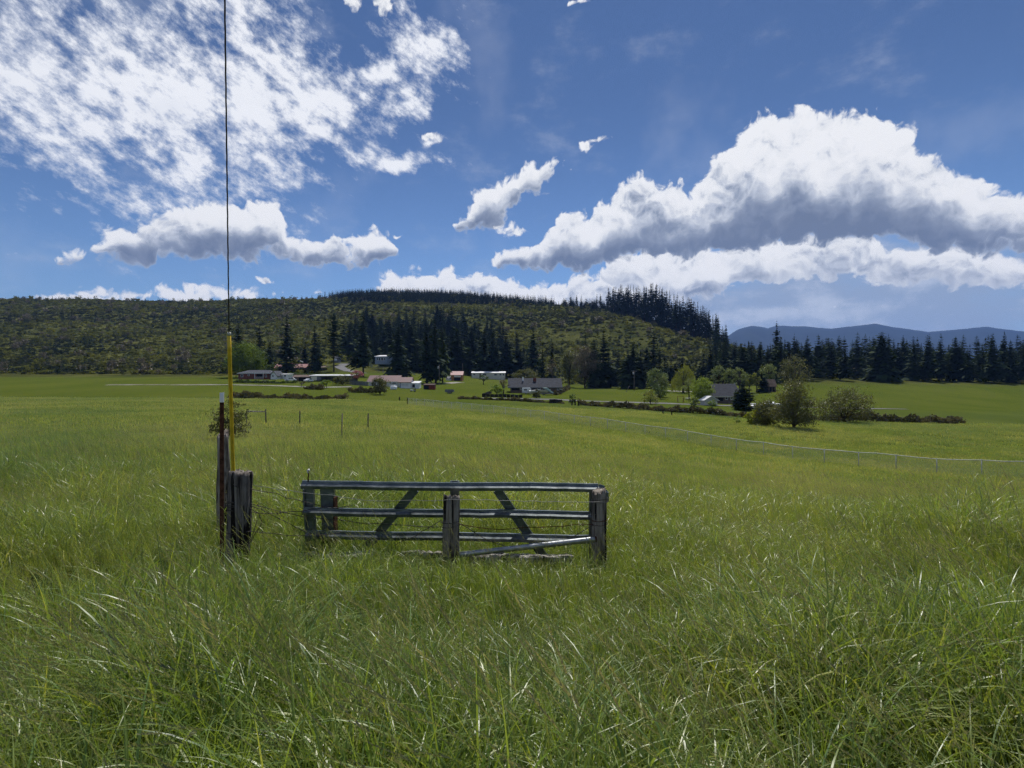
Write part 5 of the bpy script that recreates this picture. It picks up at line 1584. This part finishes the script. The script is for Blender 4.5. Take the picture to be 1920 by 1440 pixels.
def the_gate():
    root = thing('metal_gate', 'dark green tubular steel farm gate with three long rails sunk in tall grass', 'gate', (0, GD, 0.0))
    o = root.location
    hexp = [(.040, -.006), (.002, .018), (.0, .035), (-.026, .035), (-.034, 0), (-.026, -.034), (.032, -.034)]
    def rail(name, a, b, hs=1.0, wob=.006, seed=1):
        rng = random.Random(seed); k = 26; pts = []
        a = Vector(a); b = Vector(b)
        for i in range(k + 1):
            t = i / k; p = a.lerp(b, t)
            p.z += wob * math.sin(t * 9 + seed) + rng.gauss(0, .0014); p.y += rng.gauss(0, .0012)
            pts.append(p - o)
        pr = [(u, w * hs) for u, w in hexp]
        return MB().tube(pts, 0, prof=pr).build(name, GATE, root)
    top = rail('rail', GP(566, 909.5), GP(1122, 914.5), 1.14, .004, 1)
    rail('rail', GP(569, 959), GP(1108, 965.5), 1.08, .004, 2)
    rail('rail', GP(574, 1001.5), GP(1108, 1010.5), 1.08, .004, 3)
    # bent corner of the top rail behind the right post
    MB().tube([GP(1122, 914.5) - o, GP(1130, 917) - o, GP(1134, 924) - o, GP(1134, 940) - o], 0, prof=[(u, w * 1.1) for u, w in hexp]).build('corner_bend', GATE, root)
    def upright(name, pa, pb, w, dep=.03, back=.03):
        a = GP(*pa); b = GP(*pb); a.y += back; b.y += back
        tv = (b - a).normalized(); sx = Vector((tv.z, 0, -tv.x)) * w / 2; sy = Vector((0, dep / 2, 0))
        lip = Vector((0, -.012, 0))
        mb = MB()
        # folded channel: a web with two lips towards the viewer
        prof = [(-1, 1), (1, 1), (1, -1), (.72, -1), (.72, .1), (-.72, .1), (-.72, -1), (-1, -1)]
        vs = [p + sx * u + sy * v - o for p in (a, b) for u, v in prof]; k = len(prof)
        mb.add(vs, [(i, (i + 1) % k, (i + 1) % k + k, i + k) for i in range(k)] + [tuple(range(k))[::-1], tuple(range(k, 2 * k))])
        return mb.build(name, GATE, root)
    upright('end_upright', (575, 918), (583, 1062), .105, .05, .05)
    upright('end_upright', (1113, 919), (1112, 1068), .075, .05, .05)
    upright('centre_upright', (851.5, 904), (851.5, 1066), .09, .05, .062)
    upright('brace', (777, 919), (673, 1044), .088, .04, .05)
    upright('brace', (932, 920), (1024, 1052), .088, .04, .05)
    # hook on top of the rail
    h = root.location
    hk = MB().tube([GP(578, 903) - o, GP(577.5, 896) - o, GP(579, 890) - o, GP(577.5, 884) - o, GP(579.5, 881) - o], [.008, .007, .007, .008, .006], 6)
    hk.build('latch_pin', RUST, root, True)
    MB().tube([GP(577.2, 887, -.01) - o, GP(576.6, 882.5, -.012) - o, GP(579.2, 880, -.01) - o, GP(580.6, 883, -.01) - o], [.007, .009, .009, .006], 6).build('hook', WHITEP, root, True)


the_gate()


def near_fence():
    # dark steel post the gate hangs against
    a = GP(601, 916, .14); t = thing('steel_post', 'wide flat dark steel post standing behind the left end of the gate', 'post', (P3(614.5, 1000, GD + .14).x, GD + .14, gz(P3(614.5, 1000, GD + .14).x, GD + .14)))
    o = t.location; s = (GD + .14) / F
    zt = EYE - (913 - 720) * s - o.z
    MB().add([(-13.5 * s, -.02, zt), (12.5 * s, -.02, zt), (12.5 * s, .03, zt), (-13.5 * s, .03, zt), (-9.5 * s, -.02, .28), (13 * s, -.02, .28), (13 * s, .03, .28), (-9.5 * s, .03, .28)],
             [(0, 1, 2, 3), (7, 6, 5, 4), (4, 5, 1, 0), (5, 6, 2, 1), (6, 7, 3, 2), (7, 4, 0, 3)]).build('plate', GATE, t)
    MB().box(-9.5 * s, 13 * s, -.017, .027, -.3, .279).build('rusty_foot', RUST, t)
    MB().box(13.05 * s, 15.5 * s, -.05, .06, -.3, .62).build('rusty_flange', RUST, t)
    wood_post('wooden_post', 'thick leaning weathered post strung with wire at the far left', 422, 463, 884, 5.42, POSTD, seed=3, lean=(.05, 0), taper=1.06, slant=.012)
    wood_post('wooden_post', 'older grey post stump behind the thick left post', 404, 434, 812, 6.6, POST, seed=5, taper=.62, slant=.05, knots=.3)
    wood_post('wooden_post', 'weathered split post standing in front of the middle of the gate', 828, 860.5, 929, 5.5, POST, seed=8, lean=(.02, 0), taper=.96)
    wood_post('wooden_post', 'grey weathered post at the right end of the gate', 1110, 1137.5, 919, 5.52, POST, seed=12, lean=(-.0, 0), taper=.98)
    # rusty steel stake with a white tip
    d = 5.15; b = G(416, d); t = thing('steel_stake', 'rusty steel fence stake with a white painted tip at the left edge', 'stake', b)
    h = EYE - (736 - 720) / F * d - b.z
    T = [(-.018, -.004), (.018, -.004), (.018, .002), (.004, .002), (.004, .032), (-.004, .032), (-.004, .002), (-.018, .002)]
    def bar(z0, z1, k=1.0):
        vs = [(u * k, v * k, z) for z in (z0, z1) for u, v in T]; n = len(T)
        return MB().add(vs, [(i, (i + 1) % n, (i + 1) % n + n, i + n) for i in range(n)] + [tuple(range(n))[::-1], tuple(range(n, 2 * n))])
    bar(-.3, h - .09).build('stem', RUST, t); bar(h - .089, h, 1.02).build('white_tip', WHITEP, t)
    # guy wire in its yellow guard
    A = P3(442.5, 1010, 6.35); A.z = gz(A.x, A.y) - .1
    Bt = P3(429.5, 628, 5.15); up = (Bt - A).normalized()
    t = thing('guy_guard', 'tall yellow plastic guy wire guard standing behind the left post', 'guard', A)
    L = (Bt - A).length
    rr = .019
    prof = [(math.cos(q) * rr, math.sin(q) * rr) for q in np.linspace(-2.5, 2.5, 12)] + [(math.cos(q) * rr * .8, math.sin(q) * rr * .8) for q in np.linspace(2.5, -2.5, 12)]
    MB().tube([up * (L * i / 14) for i in range(15)], 0, prof=prof).build('sleeve', YELLOW, t, True)
    MB().tube([up * L, up * (L + .025)], [rr * 1.02, rr * .7], 12).build('cap', CREAM, t, True)
    T0 = P3(421.5, 0, 3.35); ext = (T0 - Bt).normalized(); T1 = T0 + ext * 3.5
    path = []; k = 900
    ob = MB()
    pts = [Bt.lerp(T1, i / 220) for i in range(221)]
    base = Bt.copy()
    ax = ext.orthogonal().normalized(); ay = ext.cross(ax)
    for ph in range(3):
        hel = []
        tot = (T1 - Bt).length
        for i in range(420):
            u = i / 419; q = u * tot / .16 * 2 * PI / 3 + ph * 2 * PI / 3
            hel.append(Bt.lerp(T1, u) - base + ax * math.cos(q) * .0032 + ay * math.sin(q) * .0032)
        ob.tube(hel, .0026, 5)
    g = ob.build('guy_wire', WIRE, None, True); g.location = base
    tag(g, 'twisted dark steel guy wire rising from the yellow guard up the left edge', 'wire')
    # wires
    W = GP
    barbed('bright smooth top wire strung from the left post to the right post', [W(463, 908, -.25), W(566, 923, -.22), W(700, 940, -.24), W(828, 938, -.36), W(858, 936, -.36), W(1000, 940, -.30), W(1139, 942, -.36)], .0, 1, WIREL, .0026, False)
    barbed('second barbed strand leaving the left post and dropping towards the gate', [W(438, 911, -.45), W(463, 914, -.3), W(520, 925, -.2), W(568, 940, -.15), W(640, 955, -.1)], .02, 2)
    barbed('barbed strand crossing the gate just under its middle rail', [W(425, 942, -.45), W(463, 943, -.3), W(566, 967, -.15), W(640, 975, -.15), W(760, 985, -.25), W(828, 988, -.36)], .01, 3)
    barbed('barbed strand wound on the left post and running to the middle rail', [W(426, 957, -.45), W(462, 958, -.3), W(520, 963, -.2), W(590, 952, -.15), W(660, 948, -.12)], .03, 4)
    barbed('slack barbed wire sloping steeply from the left post to the bottom rail', [W(462, 942, -.3), W(490, 955, -.25), W(540, 980, -.2), W(585, 1003, -.15)], .01, 5)
    barbed('low barbed strand crossing the grass beside the left post', [W(424, 1000, -.45), W(470, 996, -.3), W(560, 1004, -.2), W(640, 998, -.15)], .02, 6)
    barbed('tangled loop of barbed wire hanging right of the left post', [W(466, 950, -.3), W(484, 962, -.28), W(492, 980, -.28), W(478, 1000, -.28), W(470, 1018, -.28), W(482, 975, -.26)], .03, 7)
    barbed('rusty barbed strand between the middle post and right post', [W(858, 984, -.36), W(920, 992, -.25), W(1000, 989, -.25), W(1112, 983, -.36)], .01, 8, RUST)
    barbed('brace wire slanting down right from the middle post', [W(858, 980, -.36), W(905, 1008, -.2), W(960, 1030, -.1)], .0, 9)
    barbed('brace wire slanting down left from the right post', [W(1112, 984, -.36), W(1070, 1008, -.2), W(1040, 1026, -.1)], .0, 10)
    barbed('brace wire slanting down left from the middle post', [W(828, 975, -.36), W(780, 1004, -.2), W(740, 1022, -.1)], .0, 11)
    for nm, px0, px1, py, dd, rings, lb, sd in (('post_wrap', 1110, 1138, 942, 5.52, 2, 'wire wrapped round the top of the right post', 1), ('post_wrap', 1110, 1138, 983, 5.52, 3, 'rusty wire wrapped round the middle of the right post', 2),
                                                ('post_wrap', 828, 860.5, 986, 5.5, 3, 'wire wrapped round the middle post', 3), ('post_wrap', 422, 463, 950, 5.42, 3, 'wire wrapped round the thick left post', 4)):
        r = (px1 - px0) / 2 * dd / F * 1.05; c = P3((px0 + px1) / 2, py, dd); pts = []
        rng = random.Random(sd)
        for i in range(24 * rings + 1):
            a = 2 * PI * i / 24; pts.append((math.cos(a) * r, math.sin(a) * r, .012 * math.sin(a * .5 + sd) + .02 * i / 24 + rng.gauss(0, .002)))
        ob = MB().tube(pts, .0026, 5).build('wire_wrap', WIRE if sd != 2 else RUST, None, True); ob.location = c
        tag(ob, lb, 'wire')
    # galvanised pipe propped against the right post
    a = P3(862, 1040, 5.42); b = P3(1116, 1011, 5.36)
    t = thing('steel_pipe', 'galvanised pipe lying slantwise from the grass up to the right post', 'pipe', a)
    n = 20; dirv = b - a
    MB().tube([dirv * (i / n) for i in range(n + 1)], .026, 14).build('tube', GALV, t, True)
    MB().tube([dirv * 1.0005, dirv * 1.012], [.028, .024], 14).build('end_cap', RUST, t, True)
    # fallen timbers in the grass
    def timber(label, pa, pb, d, w, h, seed):
        A = P3(pa[0], pa[1], d); Bq = P3(pb[0], pb[1], d); rng = random.Random(seed)
        L = (Bq - A).length; k = 16; vs, fs = [], []
        prof = [(-1, -1), (1, -1), (1, .5), (.6, 1), (-.7, 1), (-1, .6)]
        for i in range(k + 1):
            t = i / k; p = A.lerp(Bq, t) - A
            for (u, v) in prof:
                q = rng.uniform(.72, 1.08)
                vs.append((p.x, p.y + u * w / 2 * q, p.z + v * h / 2 * q + rng.gauss(0, .004)))
        m = len(prof)
        for i in range(k):
            for j in range(m): fs.append((i * m + j, (i + 1) * m + j, (i + 1) * m + (j + 1) % m, i * m + (j + 1) % m))
        fs += [tuple(range(m)), tuple(range(k * m, (k + 1) * m))[::-1]]
        mb = MB(); mb.add(vs, fs); ob = mb.build('fallen_timber', LOGM); ob.location = A
        tag(ob, label, 'timber')
    timber('fallen grey timber lying in the grass under the left half of the gate', (520, 1047), (700, 1043), 5.5, .14, .085, 1)
    timber('short fallen grey timber just left of the middle post', (752, 1040), (835, 1041), 5.7, .12, .07, 2)
    timber('fallen grey timber lying in the grass below the slanting pipe', (880, 1045), (1075, 1047), 5.6, .13, .075, 3)
    # thin posts across the left of the field
    for px, tp, bs, lb in ((498.5, 767, 799, 'thin dark field post joined to a pale rail, left of four'), (562, 770, 801, 'thin dark field post, second from the left of four'),
                           (641, 775, 824, 'nearest and tallest thin grey field post, third of four'), (690, 775, 807, 'thin dark field post, rightmost of four')):
        d = D(px, bs); b = G(px, d); h = EYE - (tp - 720) / F * d - b.z; r = 1.25 * d / F
        t = thing('field_post', lb, 'post', b)
        MB().tube([(0, 0, -.2), (0, 0, h * .5), (random.uniform(-.03, .03), 0, h)], [r, r * .95, r * .9], 8).build('shaft', POLE if px == 641 else POSTD, t, True)
        for z in (.35, .65, .9): MB().tube([(-r * 1.15, -r * 1.1, h * z), (r * 1.15, -r * 1.1, h * z)], .008, 5).build('staple', WIRE, t)
    d = D(498.5, 799); A = P3(462, 771, d); Bq = P3(498, 772, d)
    t = thing('field_rail', 'pale weathered rail reaching left from the leftmost field post', 'rail', A)
    MB().tube([(0, 0, 0), (.5, 0, -.02), (Bq.x - A.x, 0, Bq.z - A.z)], [.055, .05, .045], 8).build('pole', LOGM, t, True)
    MB().tube([(Bq.x - A.x - .05, -.06, Bq.z - A.z - .05), (Bq.x - A.x - .03, -.06, Bq.z - A.z + .06)], .012, 5).build('tie', WIRE, t)
    p0 = G(462, d); MB().tube([(.0, 0, 0), (.02, 0, p0.z - A.z - .15)], .035, 7).build('prop', POSTD, t, True)


near_fence()


# ------------------------------------------------------------------ the air
def haze():
    m, g = mat_new('air')
    v = g.n('ShaderNodeVolumePrincipled')
    v.inputs['Color'].default_value = (.22, .43, 1.0, 1); v.inputs['Density'].default_value = HAZE_DENSITY
    v.inputs['Anisotropy'].default_value = .2
    o = g.n('ShaderNodeOutputMaterial'); g.put(o.inputs['Volume'], v.outputs[0])
    ob = MB().box(-12600, 12600, -12600, 12600, -40, 780).build('haze', m)
    tag(ob, kind='stuff')


HAZE_DENSITY = 6.5e-5
haze()
